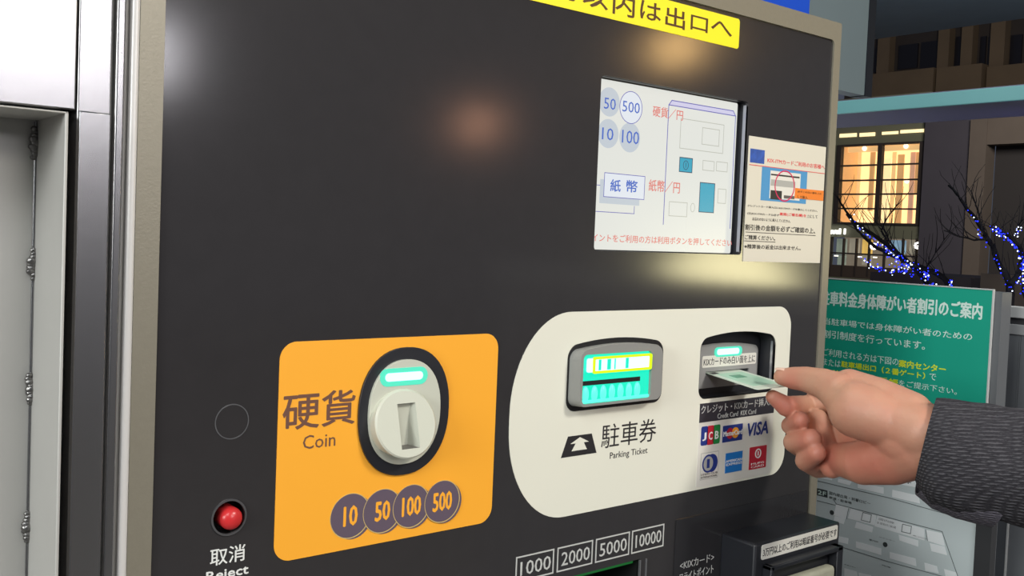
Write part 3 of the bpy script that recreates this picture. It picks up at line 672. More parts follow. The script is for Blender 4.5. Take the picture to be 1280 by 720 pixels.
# compartment: lip, right wall, ceiling, back
YL = -.012
xr0, xr1 = PY(77.5, 330, YL).x, PY(81.8, 330, YL).x
ZC2 = PY(78, 139, YL).z
dpt = solveY(41, 400, xr0)
cbx = MB().box((xr0, YL, .4), (xr1, dpt, ZC2)).box((-.6, YL, ZC2 - .0012), (xr1, dpt, ZC2)).box((-.6, dpt, .4), (xr1, dpt + .002, ZC2)).box((-.6, YL, .4), (xr1, dpt, .402)).box((-.602, YL, .4), (-.6, dpt, ZC2))
comp = cbx.build('open_compartment', MT['steel_dark'], cab, bevel=.0005, smooth=40)
for py in (180, 330, 487, 664):
    c = PXX(41.5, py, xr0); wm = MB(); rnd = random.Random(py)
    for k in range(9):
        t = (k - 4) / 4; wm.sphere((xr0 - .0012 + rnd.uniform(-.001, .001), dpt - .0015 + rnd.uniform(-.001, .0005), c.z + t * .009), .0032 * (1.15 - .5 * abs(t)), (1, .8, .8), 8, 6)
    wm.build('weld_bead', MT['weld'], comp, smooth=80)
MB().tube([(xr0 - .0006, dpt - .0006, .41), (xr0 - .0006, dpt - .0006, ZC2 - .002)], .0011, 8).build('weld_seam', MT['steel'], comp, smooth=60)
MB().box((-.602, .03, .0), (xat(92), .6, .39)).box((-.602, dpt + .003, .39), (xat(135), .6, TOP)).build('carcass', MT['steel_dark'], cab)

# ================================================================== BANK CARD
cA = PY(884, 466.5, YC - .003); cB = PY(932, 460.5, YC - .003); cN = PY(946.5, 487, -.052)
w_ = Vector((1, 0, 0)); ln = (cN - cA)
lw_ = cB.x - cA.x
card = thing('plastic_card', 'white and pale green plastic card held at the card reader slot', 'card', tuple(cN))
wdt = .054
L0, R0 = Vector((cA.x + .001, YC + .012, szz + .0003)), Vector((cA.x + wdt * .93, YC + .012, szz + .0003))
ld = (cN - Vector((cA.x + .001, YC - .003, szz))).normalized()
L0 = Vector((cA.x + .001, YC - .003, szz)) - ld * .012; Lk = (cN - L0).length
def FC(a, b, c): 
    up = Vector((1, 0, 0)).cross(ld).normalized(); up = up if up.z > 0 else -up
    return L0 + Vector((1, 0, 0)) * a + ld * b + up * c
cw = min(wdt, sr1 - cA.x - .002)
MB().prism(FC, rrect(0, cw, 0, Lk, .003, 5), [], -.0004, .0004).build('card_body', mat('card_white', s2l(214, 224, 208), .35), card)
cg = mat('card_green_print', s2l(178, 214, 190), .35, var=.22, vscale=120)
MB().prism(FC, rect(cw * .12, cw * .88, Lk * .22, Lk * .86), [], .0004, .0005).build('printed_field', cg, card)
MB().prism(FC, rect(cw * .30, cw * .62, Lk * .34, Lk * .48), [], .0005, .0006).build('printed_field', mat('card_dkgreen', s2l(88, 150, 120), .4), card)
MB().prism(FC, rect(cw * .0 + .002, cw * .22, Lk * .14, Lk * .22), [], .0004, .0006).build('printed_field', MT['ink'], card)

# ================================================================== NOTICE BOARD (faces -x, stands past the machine)
sgn = thing('notice_board', 'green and grey notice board about disability parking discounts, behind the hand', 'sign', (XS + .02, -.1, 0))
sy = lambda px, py=450: -PXX(px, py, XS).y
zT = (PXX(1035, 348.5, XS).z + PXX(1240, 363, XS).z) / 2
sr = sy(1236.5, 440); sl_ = sy(1003, 440)
zM = PXX(1130, 560, XS).z; zBt = .78
FXS = FX(XS)
gpn = MB().prism(FXS, rect(sl_, sr, zM, zT), [], -.003, 0).build('green_panel', MT['sign_green'], sgn, label='green upper panel with white and yellow text')
MB().prism(FXS, rect(sl_, sr, zBt, zM - .001), [], -.003, 0).build('map_panel', MT['map_grey'], sgn, label='grey lower panel with a floor map')
mpn = [c for c in sgn.children if c.name.startswith('map_panel')][0]
MB().prism(FXS, rect(sl_, sr, zT, zT + .0015), [], -.003, .001).prism(FXS, rect(sr, sr + .0015, zBt, zT + .0015), [], -.003, .001).build('edge_trim', MT['rail_pale'], sgn)
MB().box((XS + .004, -(sr + .010), 0.0), (XS + .03, -sl_ + .02, zT - .002)).build('backing_post', MT['post_grey'], sgn)
MB().box((XS - .012, -(sr + .022), 0.0), (XS + .002, -(sr + .0022), PXX(1230, 520, XS).z)).build('side_post', MT['post_dark'], sgn)
def gt(s, tl, br, m='sign_white', par=None, bold=.0):
    text(s, rcx(tl, br, XS), MT[m], par or gpn, F=FXS, c0=0, c1=.0003, bold=bold)
gt('駐車料金身体障がい者割引のご案内', (1027, 363), (1227, 399.5), bold=.028)
gt('当駐車場では身体障がい者のための', (1030, 397), (1215, 426), bold=.008)
gt('割引制度を行っています。', (1029.5, 412), (1156, 437.5), bold=.008)
gt('ご利用される方は下図の', (1029, 435), (1123, 457.5)); gt('案内センター', (1124, 449.5), (1182, 466.5), 'sign_yellow', bold=.03)
gt('または', (1028.7, 447.5), (1050.5, 459.5)); gt('駐車場出口（２番ゲート）', (1052, 451), (1156, 474), 'sign_yellow', bold=.03); gt('で', (1162, 466.5), (1170, 475.7))
gt('身体障がい者手帳', (1029, 460.5), (1122.5, 481.5), 'sign_yellow', bold=.03); gt('をご提示下さい。', (1123.7, 474.5), (1196, 493.7))
gt('※割引対象となりますの', (1030, 478), (1160, 505))
def z5(x, y): return (1000 + x / 4.5, 560 + y / 4.5)
def mq(pts, m='map_white', c0=0, c1=.0003):
    MB().prism(FXS, [q2(*z5(*p), XS) for p in pts], [], c0, c1).build('map_shape', MT[m], mpn)
def ml(pts, m='map_dark', w=.0009): MB().stroke(FXS, [q2(*z5(*p), XS) for p in pts], w, .0003, .0005).build('map_line', MT[m], mpn)
for qd in ([(120, 148), (185, 160), (180, 182), (110, 168)], [(215, 172), (290, 188), (280, 210), (213, 192)], [(325, 195), (470, 222), (470, 258), (325, 225)], [(520, 235), (668, 268), (675, 312), (518, 275)], [(720, 285), (860, 325), (870, 360), (730, 330)],
           [(545, 160), (655, 172), (658, 222), (540, 200)], [(205, 315), (280, 335), (262, 400), (190, 378)], [(285, 340), (430, 378), (420, 435), (270, 395)], [(435, 378), (700, 455), (700, 520), (420, 440)], [(710, 460), (800, 480), (815, 552), (718, 522)],
           [(318, 415), (412, 445), (405, 475), (308, 448)], [(556, 488), (665, 520), (665, 555), (560, 520)], [(730, 535), (815, 555), (828, 603), (740, 580)], [(195, 382), (255, 398), (245, 428), (190, 410)], [(200, 492), (272, 508), (270, 540), (200, 525)],
           [(315, 525), (458, 565), (458, 602), (315, 560)], [(505, 585), (650, 622), (655, 665), (505, 620)], [(700, 645), (770, 665), (780, 705), (705, 690)], [(810, 680), (880, 700), (895, 745), (820, 725)], [(250, 675), (320, 695), (330, 760), (250, 740)], [(330, 700), (400, 715), (410, 770), (335, 755)]): mq(qd)
mq([(95, 225), (155, 240), (155, 280), (95, 265)], 'map_ink'); gt('2F', z5(102, 236), z5(147, 271), 'sign_white', mpn, .03)
gt('国内線出発・到着ロビー', z5(165, 243), z5(395, 322), 'map_ink', mpn); gt('鉄道・駐車場', z5(165, 270), z5(290, 318), 'map_ink', mpn)
gt('F', z5(607, 185), z5(625, 205), 'map_ink', mpn, .03); gt('国内線', z5(445, 392), z5(530, 428), 'map_ink', mpn); gt('手荷物引渡場', z5(432, 412), z5(540, 455), 'map_ink', mpn)
gt('到着ロビー', z5(250, 652), z5(316, 676), 'map_ink', mpn); gt('カウンター', z5(445, 497), z5(535, 528), 'map_dark', mpn); gt('案内所', z5(390, 510), z5(440, 534), 'map_dark', mpn); gt('北出発口', z5(272, 385), z5(340, 405), 'map_dark', mpn)
gt('南出発口', z5(635, 487), z5(710, 515), 'map_dark', mpn); gt('出発口', z5(525, 215), z5(620, 238), 'map_dark', mpn); gt('売店', z5(460, 655), z5(510, 675), 'map_dark', mpn)
ml([(100, 185), (500, 280), (945, 405)]); ml([(245, 560), (500, 640), (850, 735)]); ml([(190, 290), (205, 315), (800, 470), (895, 740)]); ml([(95, 295), (200, 322)])
ml([(355, 362), (403, 375), (395, 418), (345, 405), (355, 362)]); ml([(578, 428), (628, 440), (622, 482), (572, 470), (578, 428)]); ml([(275, 338), (262, 400)]); ml([(708, 458), (718, 522)])
for c in ((180, 363), (683, 250), (480, 543)):
    a = q2(*z5(*c), XS); MB().prism(FXS, circ(*a, .0034, 16), [], .0003, .0006).build('map_dot', MT['map_ink'], mpn)

# partition right of the board
XP = XS + .10
par = thing('metal_partition', 'grey metal partition with pale top rails right of the notice board', 'partition', (XP, -.5, 0))
yk = lambda px: PXX(px, 450, XP).y
zr = [PXX(1265, y, XP).z for y in (383, 397, 405, 418)]
MB().box((XP, yk(1249), zr[1]), (XP + .02, -1.1, zr[0])).build('rail', MT['rail_pale'], par, bevel=.001)
MB().box((XP + .004, yk(1249), zr[2]), (XP + .02, -1.1, zr[1])).build('gap', MT['post_dark'], par)
MB().box((XP, yk(1249), zr[3]), (XP + .02, -1.1, zr[2])).build('rail', mat('rail_grey', s2l(150, 150, 150), .5), par, bevel=.001)
MB().box((XP + .002, yk(1240), 0), (XP + .02, yk(1271.5), zr[3])).build('panel', MT['post_grey'], par)
MB().box((XP + .002, yk(1274.0), 0), (XP + .02, -1.1, zr[3])).build('panel', MT['post_grey'], par)
MB().box((XP - .001, yk(1271.8), 0), (XP + .02, yk(1273.6), PXX(1272, 640, XP).z)).build('seam_strip', MT['rail_pale'], par)
MB().box((XP + .002, yk(1271.8), PXX(1272, 640, XP).z), (XP + .02, yk(1273.6), zr[3])).build('panel', MT['post_grey'], par)

# ================================================================== BEYOND THE MACHINE
# hanging board: blue end, grey-teal face, dark right edge
YH = 1.2
hb = thing('hanging_board', 'grey teal board with a blue end hanging from the canopy beyond the machine', 'board', (PY(1050, 50, YH).x, YH, 2.4))
hz0 = PY(1065, 116, YH).z
MB().box((PY(1011, 20, YH).x, YH, hz0), (PY(1084, 50, YH).x, YH + .05, ceil_z)).build('face', mat('board_teal', s2l(128, 144, 152), .5, var=.05, vscale=3), hb)
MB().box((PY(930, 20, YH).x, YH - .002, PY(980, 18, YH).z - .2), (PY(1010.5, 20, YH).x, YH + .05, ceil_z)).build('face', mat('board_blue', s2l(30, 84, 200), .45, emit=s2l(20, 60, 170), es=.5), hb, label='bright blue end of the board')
MB().box((PY(1084, 50, YH).x, YH - .004, hz0 - .002), (PY(1092, 50, YH).x, YH + .05, ceil_z)).build('edge', mat('board_edge', s2l(34, 38, 46), .5), hb)

# shelter roof with a teal fascia
XF = 5.0
zf0 = (PXX(1045, 143, XF).z + PXX(1280, 126, XF).z) / 2; zf1 = (PXX(1045, 130, XF).z + PXX(1280, 104, XF).z) / 2
far = PZ(1160, 159, zf0).x
yA, yB = PXX(900, 150, XF).y, PXX(1500, 130, XF).y
can = thing('shelter_roof', 'flat shelter roof with a teal fascia and glossy dark underside', 'roof', (XF, 2, 0))
MB().box((XF - .02, yB, zf0), (XF, yA + 6, zf1)).build('fascia', mat('teal_fascia', s2l(118, 170, 168), .5, var=.06, vscale=2), can, bevel=.004)
MB().box((XF, yB, zf0 + .03), (far, yA + 6, zf0 + .08)).build('underside', mat('roof_gloss', s2l(128, 124, 140), .35, metal=.3, var=.1, vscale=2), can)
for yy in (yB + .3, yA + 5.5): MB().box((far - .2, yy, 0), (far - .08, yy + .12, zf0 + .03)).build('post', MT['post_grey'], can)

# far building with lit window (faces -x)
XB = 46.0
FB = FX(XB)
bld = thing('building', 'dark stone building with tall warmly lit windows above shop fronts', 'building', (XB, 25, -3))
b2 = lambda x, y: q2(x, y, XB)
stone = mat('stone_brown', s2l(92, 84, 78), .8, var=.12, vscale=1.2); stone_d = mat('stone_dark', s2l(64, 62, 72), .8, var=.15, vscale=.8); stone_g = mat('stone_green_grey', s2l(98, 100, 84), .8, var=.1)
dk = mat('window_frame_dark', s2l(46, 40, 38), .6)
def bq(name, x0, x1, y0, y1, m, c0=0.0, c1=.1, par=None, label=None):
    """upright block of the far facade, from pixel columns x0..x1 and rows y0..y1"""
    a = b2(x0, (y0 + y1) / 2)[0]; b = b2(x1, (y0 + y1) / 2)[0]; zt = b2((x0 + x1) / 2, y0)[1]; zb = b2((x0 + x1) / 2, y1)[1]
    return MB().prism(FB, rect(a, b, zb, zt), [], c0, c1).build(name, m, par or bld, label=label)
wa = b2(1045, 230)[0]; wb2 = b2(1153, 230)[0]; wtop = b2(1100, 179)[1]; wbot = b2(1100, 281)[1]
sa, sb2 = b2(1036, 315)[0], b2(1154, 315)[0]; stp = b2(1100, 298)[1]; sbt = b2(1100, 345)[1]
outer = rect(b2(960, 250)[0], b2(1156, 250)[0], -3, b2(1100, 120)[1])
wm_ = MB(); O0, O1, Z0_, Z1_ = outer[0][0], outer[1][0], -3, outer[2][1]
for r_ in (rect(O0, O1, wtop, Z1_), rect(O0, O1, stp, wbot), rect(O0, O1, Z0_, sbt), rect(O0, wa, wbot, wtop), rect(wb2, O1, wbot, wtop), rect(O0, sa, sbt, stp), rect(sb2, O1, sbt, stp)): wm_.prism(FB, r_, [], -.4, 0)
wm_.build('wall', stone_g, bld, label='grey green wall around the lit window')
def lit(name, rgb, k, var=.25, sc=.6):
    m = mat(name, s2l(*rgb), .7); nt = m.node_tree; b = nt.nodes['Principled BSDF']
    tc = nt.nodes.new('ShaderNodeTexCoord'); n = nt.nodes.new('ShaderNodeTexNoise'); n.inputs['Scale'].default_value = sc; n.inputs['Detail'].default_value = 3
    mx = nt.nodes.new('ShaderNodeMix'); mx.data_type = 'RGBA'; c = s2l(*rgb)
    mx.inputs[6].default_value = (*[q * (1 - var) for q in c], 1); mx.inputs[7].default_value = (*[q * (1 + var) for q in c], 1)
    nt.links.new(tc.outputs['Object'], n.inputs['Vector']); nt.links.new(n.outputs['Fac'], mx.inputs[0]); nt.links.new(mx.outputs[2], b.inputs['Emission Color'])
    b.inputs['Emission Strength'].default_value = k; return m
L_or, L_cr, L_am, L_wh, L_pk = lit('lit_orange', (228, 190, 132), 1.0), lit('lit_cream', (248, 224, 170), 1.15), lit('lit_amber', (196, 156, 106), .85), lit('lit_white', (255, 250, 235), 1.6, .05), lit('lit_rose', (196, 156, 130), .9)
back = MB().prism(FB, rect(wa - .5, wb2 + .5, wbot - .3, wtop + .3), [], -2.2, -2.1).build('lit_room', L_cr, bld, label='warm lit room behind the window')
rw = MB()
for r_ in (rect(wa - .5, wa, wbot - .3, wtop + .3), rect(wb2, wb2 + .5, wbot - .3, wtop + .3), rect(wa, wb2, wtop, wtop + .3), rect(wa, wb2, wbot - .3, wbot)): rw.prism(FB, r_, [], -2.1, -.41)
rw.build('room_side', L_am, back)
def room(x0, x1, y0, y1, m, c=-1.6):
    bq('curtain', x0, x1, y0, y1, m, c, c + .06, back)
room(1049, 1151, 180, 187, L_or, -.9); room(1050, 1054, 187, 280, L_or); room(1066, 1072, 187, 262, L_am); room(1077, 1092, 195, 280, L_cr); room(1093, 1098, 187, 280, L_or); room(1100, 1108, 190, 280, L_am)
room(1116, 1122, 187, 280, L_pk); room(1124, 1131, 187, 240, L_am); room(1138, 1150, 187, 212, L_pk); room(1142, 1147, 225, 262, L_pk)
for px, py in ((1070, 184), (1122, 181), (1123, 225), (1144, 224)):
    p = b2(px, py); MB().sphere(FB(p[0], p[1], -.8), .13, nu=8, nv=6).build('lamp', L_wh, back)
wf = MB().prism(FB, rect(wa, wb2, wbot, wtop), [rect(wa + .25, wb2 - .22, wbot + .1, wtop - .1)], -.2, .08).build('window_frame', dk, bld, label='dark frame of the big lit window')
vx = (b2(1096, 230)[0] + b2(1101.5, 230)[0]) / 2
MB().prism(FB, rect(vx - .12, vx + .12, wbot, wtop), [], -.15, .1).build('mullion', dk, wf)
for y in (206, 225, 242.6, 261):
    zz = b2(1100, y)[1]; MB().prism(FB, rect(wa, wb2, zz - .04, zz + .04), [], -.12, .04).build('glazing_bar', dk, wf)
glass = bpy.data.materials.new('window_glass'); glass.use_nodes = True
gb = glass.node_tree.nodes['Principled BSDF']; gb.inputs['Transmission Weight'].default_value = 1; gb.inputs['Roughness'].default_value = 0; gb.inputs['IOR'].default_value = 1.05
zl_ = [wbot] + [b2(1100, y)[1] for y in (261, 242.6, 225, 206)] + [wtop]
for i in range(5):
    for xa2, xb3 in ((wa + .25, vx), (vx, wb2 - .22)): MB().prism(FB, rect(xa2, xb3, zl_[i], zl_[i + 1]), [], -.06, -.05).build('pane', glass, wf)
for x0_, x1_, y0_, y1_ in ((1050, 1071, 167, 171.5), (1075, 1094, 166, 170.5), (1103, 1123, 164.5, 168), (1126, 1155, 162, 166)): bq('lit_slot', x0_, x1_, y0_, y1_, L_cr, 0, .05)
# sign and shops
a = b2(1035, 285.5); c = b2(1058.5, 292.5); txw = mat('sign_glow', (.8, .8, .8), .5, emit=(1, .98, .92), es=1.8)
text('level 1', (b2(1036.5, 289)[0], b2(1045, 285.8)[1], b2(1058.5, 289)[0], b2(1045, 292.5)[1]), txw, bld, F=FB, c0=.1, c1=.2, bold=.04)
shop_b = MB().prism(FB, rect(sa - .3, sb2 + .3, sbt - .2, stp + .2), [], -2.0, -1.9).build('shop_interior', lit('shop_dim', (110, 102, 90), .9, .4, 1.5), bld, label='dim shop interior at street level')
S1, S2, S3, S4 = lit('shop_grey', (120, 130, 118), .8, .3, 2), lit('shop_yellow', (210, 172, 90), .9, .2, 1), lit('shop_blue', (120, 150, 170), .9, .4, 2), lit('shop_beige', (140, 134, 118), .8, .3, 2)
for x0_, x1_, y0_, y1_, m in ((1039, 1051, 298, 318, S1), (1055, 1067, 298, 318, S4), (1071, 1083, 299, 318, S2), (1071, 1082, 319, 331, S4), (1106, 1125, 300, 317, S3), (1130, 1143, 300, 318, S4), (1145, 1151, 300, 317, S2), (1040, 1050, 319, 331, S1)):
    bq('shop_display', x0_, x1_, y0_, y1_, m, -.6, -.5, shop_b)
for x_ in (1037.5, 1053, 1069, 1085, 1104, 1127, 1144): bq('shop_mullion', x_, x_ + 1.6, 298, 345, dk, -.1, .06, shop_b)
bq('shop_transom', 1036, 1154, 317.5, 319.5, dk, -.1, .05, shop_b); bq('shop_base', 1036, 1154, 334, 349, mat('shop_base_m', s2l(60, 50, 44), .7), -.2, .02)
for x_, y_ in ((1093.5, 308), (1148.5, 307)):
    p = b2(x_, y_); text('G', (p[0] - .15, p[1] + .16, p[0] + .15, p[1] - .16), txw, bld, F=FB, c0=.1, c1=.2, bold=.04)
for x_, y_ in ((1044, 319), (1073.5, 320.5), (1092.5, 321)): bq('shop_lamp', x_, x_ + 4, y_, y_ + 1.4, L_wh, .0, .1)
# dark wing right of the window
bq('wall', 1156, 1217, 120, 350, stone_d, -.4, .3, label='dark wall right of the lit window')
bq('pilaster', 1214, 1235, 150, 350, stone, -.4, .5, label='brownish pilaster')
bq('lintel', 1235, 1330, 120, 180, stone, -.4, .45)
bq('portal', 1235, 1330, 180, 350, mat('portal_dark', s2l(46, 44, 46), .8), -1.2, -.4, label='dark recessed portal')
bq('cornice', 960, 1330, 118, 150, stone, -.4, .1)
# dark upper storeys behind
XU = 70.0; FU = FX(XU)
up = thing('building', 'unlit upper storeys of a beige building above the shelter roof', 'building', (XU, 30, -3))
def uq(name, x0, x1, y0, y1, m, c0=0, c1=.3):
    a = q2(x0, (y0 + y1) / 2, XU)[0]; b = q2(x1, (y0 + y1) / 2, XU)[0]; zt = q2((x0 + x1) / 2, y0, XU)[1]; zb = q2((x0 + x1) / 2, y1, XU)[1]
    return MB().prism(FU, rect(a, b, zb, zt), [], c0, c1).build(name, m, up)
beige = mat('upper_beige', s2l(120, 104, 84), .8, var=.2, vscale=.5)
uq('wall', 1060, 1400, -60, 130, mat('upper_dark', s2l(66, 60, 58), .8, var=.2, vscale=.6), -1, 0)
for x0_, x1_ in ((1104, 1119), (1179, 1193), (1208, 1222), (1244, 1262)): uq('pilaster', x0_, x1_, 10, 112, beige, 0, .8)
uq('balcony', 1088, 1180, 93, 122, beige, 0, 1.6); uq('balcony', 1184, 1240, 86, 116, beige, 0, 1.6); uq('balcony', 1244, 1300, 84, 112, beige, 0, 1.3)
win = mat('upper_window', s2l(34, 33, 40), .3)
for x0_, x1_, y0_, y1_ in ((1124, 1148, 56, 86), (1152, 1177, 52, 88), (1195, 1206, 46, 84), (1226, 1233, 46, 82), (1236, 1243, 46, 82), (1264, 1278, 44, 80), (1094, 1103, 60, 90)): uq('window', x0_, x1_, y0_, y1_, win, 0, .15)

# planter walls in front of the buildings
for nm, X_, x0_, x1_, yt_, lab in (('planter', 16, 1088, 1214, 343.5, 'low purple grey planter wall under the left lit tree'), ('planter', 12.6, 1226, 1400, 343, 'low beige planter wall under the right lit tree')):
    pt = PXX((x0_ + x1_) / 2 if x1_ < 1300 else 1250, yt_, X_); y1_, y0_ = PXX(x0_, yt_, X_).y, PXX(x1_, yt_, X_).y
    o = MB().box((X_, y0_, -3), (X_ + 2, y1_, pt.z)).build(nm, mat('planter_stone', s2l(104, 92, 90) if X_ > 13 else s2l(124, 106, 94), .8, var=.1, vscale=2), None)
    o['label'] = lab; o['category'] = 'planter'; o['group'] = 'planter walls under the lit trees'

# bare trees with light strings
bark = mat('bark', s2l(44, 38, 38), .9)
ledb = mat('led_blue', (0, 0, .2), .5, emit=(.015, .03, 1.0), es=2.6); ledw = mat('led_cold_white', (.5, .5, .6), .5, emit=(.75, .85, 1.0), es=3.0)
def tree(X, branches, label, llabel, led, seed):
    rnd = random.Random(seed); root = PXX(*branches[0][0][0], X)
    t = thing('bare_tree', label, 'tree', (X, root.y, -3), 'bare trees strung with lights')
    first = True
    for pts, r0 in branches:
        P = []
        for i, (x, y) in enumerate(pts): P.append(PXX(x, y, X + rnd.uniform(-.15, .15) * i))
        Q = []
        for i in range(len(P) - 1):
            for k in range(3): Q.append(P[i].lerp(P[i + 1], k / 3) + Vector((0, rnd.uniform(-.01, .01), rnd.uniform(-.01, .01))))
        Q.append(P[-1])
        if first:
            MB().tube([Vector((X, root.y + .1, -3)), Q[0]], [r0 * 1.6, r0], 8).build('trunk', bark, t, smooth=60); first = False
        MB().tube(Q, [max(.006, r0 * (1 - .75 * i / len(Q))) for i in range(len(Q))], 6).build('branch', bark, t, smooth=60)
        tw = MB()
        for i in range(2, len(Q), 2):
            d = (Q[i] - Q[i - 1]).normalized()
            for s in (-1, 1):
                e = Q[i]; dd = (d + Vector((rnd.uniform(-.3, .3), rnd.uniform(-.2, .2) + s * .5, .35 + rnd.uniform(-.2, .5)))).normalized(); pp = [e]
                for k in range(4): dd = (dd + Vector((0, rnd.uniform(-.25, .25), rnd.uniform(-.1, .3)))).normalized(); e = e + dd * rnd.uniform(.05, .13) * (X / 10); pp.append(e)
                tw.tube(pp, [.006 * X / 10, .004 * X / 10, .003 * X / 10, .003 * X / 10, .002 * X / 10], 4)
        q_ = tw.build('twigs', bark, t); q_['kind'] = 'stuff'
    lm = MB(); k_ = X / 10
    for pts, n, spread in led:
        for i in range(n):
            u = rnd.random() * (len(pts) - 1); j = int(u); f_ = u - j
            x = pts[j][0] * (1 - f_) + pts[j + 1][0] * f_ + rnd.gauss(0, spread); y = pts[j][1] * (1 - f_) + pts[j + 1][1] * f_ + rnd.gauss(0, spread)
            wht = rnd.random() < .3
            lm.sphere(PXX(x, y, X + rnd.uniform(-.25, .25)), (.0065 if wht else .0066) * k_ * rnd.uniform(.8, 1.3), nu=6, nv=4, mi=1 if wht else 0)
    q_ = lm.build('string_lights', [ledb, ledw], None); q_['kind'] = 'stuff'; q_['label'] = llabel; q_['category'] = 'fairy lights'; q_['group'] = 'light strings on the bare trees'
tree(14, [([(1192, 362), (1180, 347), (1160, 337), (1135, 328), (1110, 318), (1090, 305), (1072, 288), (1058, 268)], .05),
          ([(1160, 355), (1148, 340), (1128, 322), (1108, 305), (1088, 292), (1066, 276), (1054, 258), (1046, 246)], .045),
          ([(1115, 315), (1108, 300), (1102, 288), (1110, 270), (1120, 258)], .02), ([(1128, 322), (1112, 302), (1104, 285)], .02), ([(1150, 342), (1165, 325), (1180, 300)], .012)],
     'bare leaning tree with blue lights in front of the lit window', 'blue and white light strings on the bare tree before the lit window',
     [([(1192, 357), (1180, 347), (1160, 337), (1135, 328), (1110, 312)], 46, 2.2), ([(1078, 322), (1090, 332), (1110, 338), (1130, 338)], 45, 2.2), ([(1115, 322), (1128, 330), (1140, 338)], 60, 4.5), ([(1168, 356), (1158, 346), (1148, 338)], 26, 2.5), ([(1066, 272), (1080, 290), (1100, 308), (1125, 325)], 26, 2), ([(1062, 278), (1095, 300), (1115, 315)], 16, 1.6), ([(1154, 340), (1158, 352)], 26, 3.0)], 3)
tree(11, [([(1264, 368), (1262, 355), (1252, 335), (1240, 308), (1228, 288), (1215, 268), (1200, 248), (1186, 232)], .045),
          ([(1263, 356), (1272, 342), (1278, 325), (1274, 306), (1262, 295), (1248, 288), (1238, 284)], .035), ([(1234, 298), (1218, 300), (1200, 296), (1180, 288)], .015), ([(1228, 288), (1222, 262), (1214, 240)], .012), ([(1268, 296), (1272, 285), (1276, 278)], .012), ([(1283, 372), (1281, 350), (1290, 330)], .04)],
     'bare tree with blue lights at the right edge, before the dark portal', 'blue and white light strings on the right bare tree',
     [([(1211, 262), (1220, 278), (1226, 295), (1238, 312), (1252, 338), (1262, 358), (1264, 368)], 34, 1.6), ([(1241, 285), (1256, 294), (1268, 302), (1277, 320), (1279, 342), (1266, 356)], 120, 2.2), ([(1268, 296), (1274, 284)], 14, 1.5), ([(1282, 345), (1281, 370)], 20, 2)], 5)
# lights for the area beyond, most of them added
area('unseen_overhead_lamp', (-.1, .25, 3.1), (1.24, -.2, 1.2), .5, .5, 10, (.95, 1.0, .98))  # light added behind the machine to brighten only the notice board
bulb('added_blue_light', (6.0, 0.7, 1.2), .15, 26, (.25, .22, 1.0))  # blue light added to tint the shelter roof's underside
area('street_light', (30, 10, 12), (46, 25, 5), 6, 6, 3600, (1.0, .90, .78))
area('added_uplight', (8, 1.6, 2.5), (9, 4, 4.3), .8, .8, 70, (.85, .95, 1.0))  # unseen light added to brighten the ceiling's underside
area('added_uplight', (5.6, 3.6, .7), (5.5, 2.6, 2.3), .8, .8, 14, (.85, .95, 1.0))  # bounce light added to lift the shelter roof's underside
area('added_fascia_light', (2.6, 2.2, 3.9), (5.0, 2.2, 2.2), .6, .6, 60, (.80, .95, 1.0))  # unseen light added to brighten the teal fascia

# ================================================================== PERSON: forearm and hand
def skin_mat():
    m = bpy.data.materials.new('skin'); m.use_nodes = True; nt = m.node_tree; b = nt.nodes['Principled BSDF']
    b.inputs['Roughness'].default_value = .5; b.inputs['Subsurface Weight'].default_value = .12; b.inputs['Subsurface Radius'].default_value = (.012, .005, .003); b.inputs['Subsurface Scale'].default_value = .5
    at = nt.nodes.new('ShaderNodeAttribute'); at.attribute_name = 'flush'
    tc = nt.nodes.new('ShaderNodeTexCoord'); n = nt.nodes.new('ShaderNodeTexNoise'); n.inputs['Scale'].default_value = 45; n.inputs['Detail'].default_value = 4
    nt.links.new(tc.outputs['Object'], n.inputs['Vector'])
    mx = nt.nodes.new('ShaderNodeMix'); mx.data_type = 'RGBA'; mx.inputs[6].default_value = (*s2l(190, 144, 118), 1); mx.inputs[7].default_value = (*s2l(194, 106, 90), 1)
    ad = nt.nodes.new('ShaderNodeMath'); ad.operation = 'MULTIPLY_ADD'; ad.inputs[1].default_value = .5; nt.links.new(n.outputs['Fac'], ad.inputs[0]); 
    sb = nt.nodes.new('ShaderNodeMath'); sb.operation = 'SUBTRACT'; sb.inputs[1].default_value = .25; nt.links.new(at.outputs['Fac'], sb.inputs[0]); nt.links.new(sb.outputs[0], ad.inputs[2])
    ad.use_clamp = True; nt.links.new(ad.outputs[0], mx.inputs[0]); nt.links.new(mx.outputs[2], b.inputs['Base Color'])
    n2 = nt.nodes.new('ShaderNodeTexNoise'); n2.inputs['Scale'].default_value = 320; n2.inputs['Detail'].default_value = 3; nt.links.new(tc.outputs['Object'], n2.inputs['Vector'])
    bp = nt.nodes.new('ShaderNodeBump'); bp.inputs['Strength'].default_value = .25; bp.inputs['Distance'].default_value = .0008; nt.links.new(n2.outputs['Fac'], bp.inputs['Height']); nt.links.new(bp.outputs['Normal'], b.inputs['Normal'])
    return m
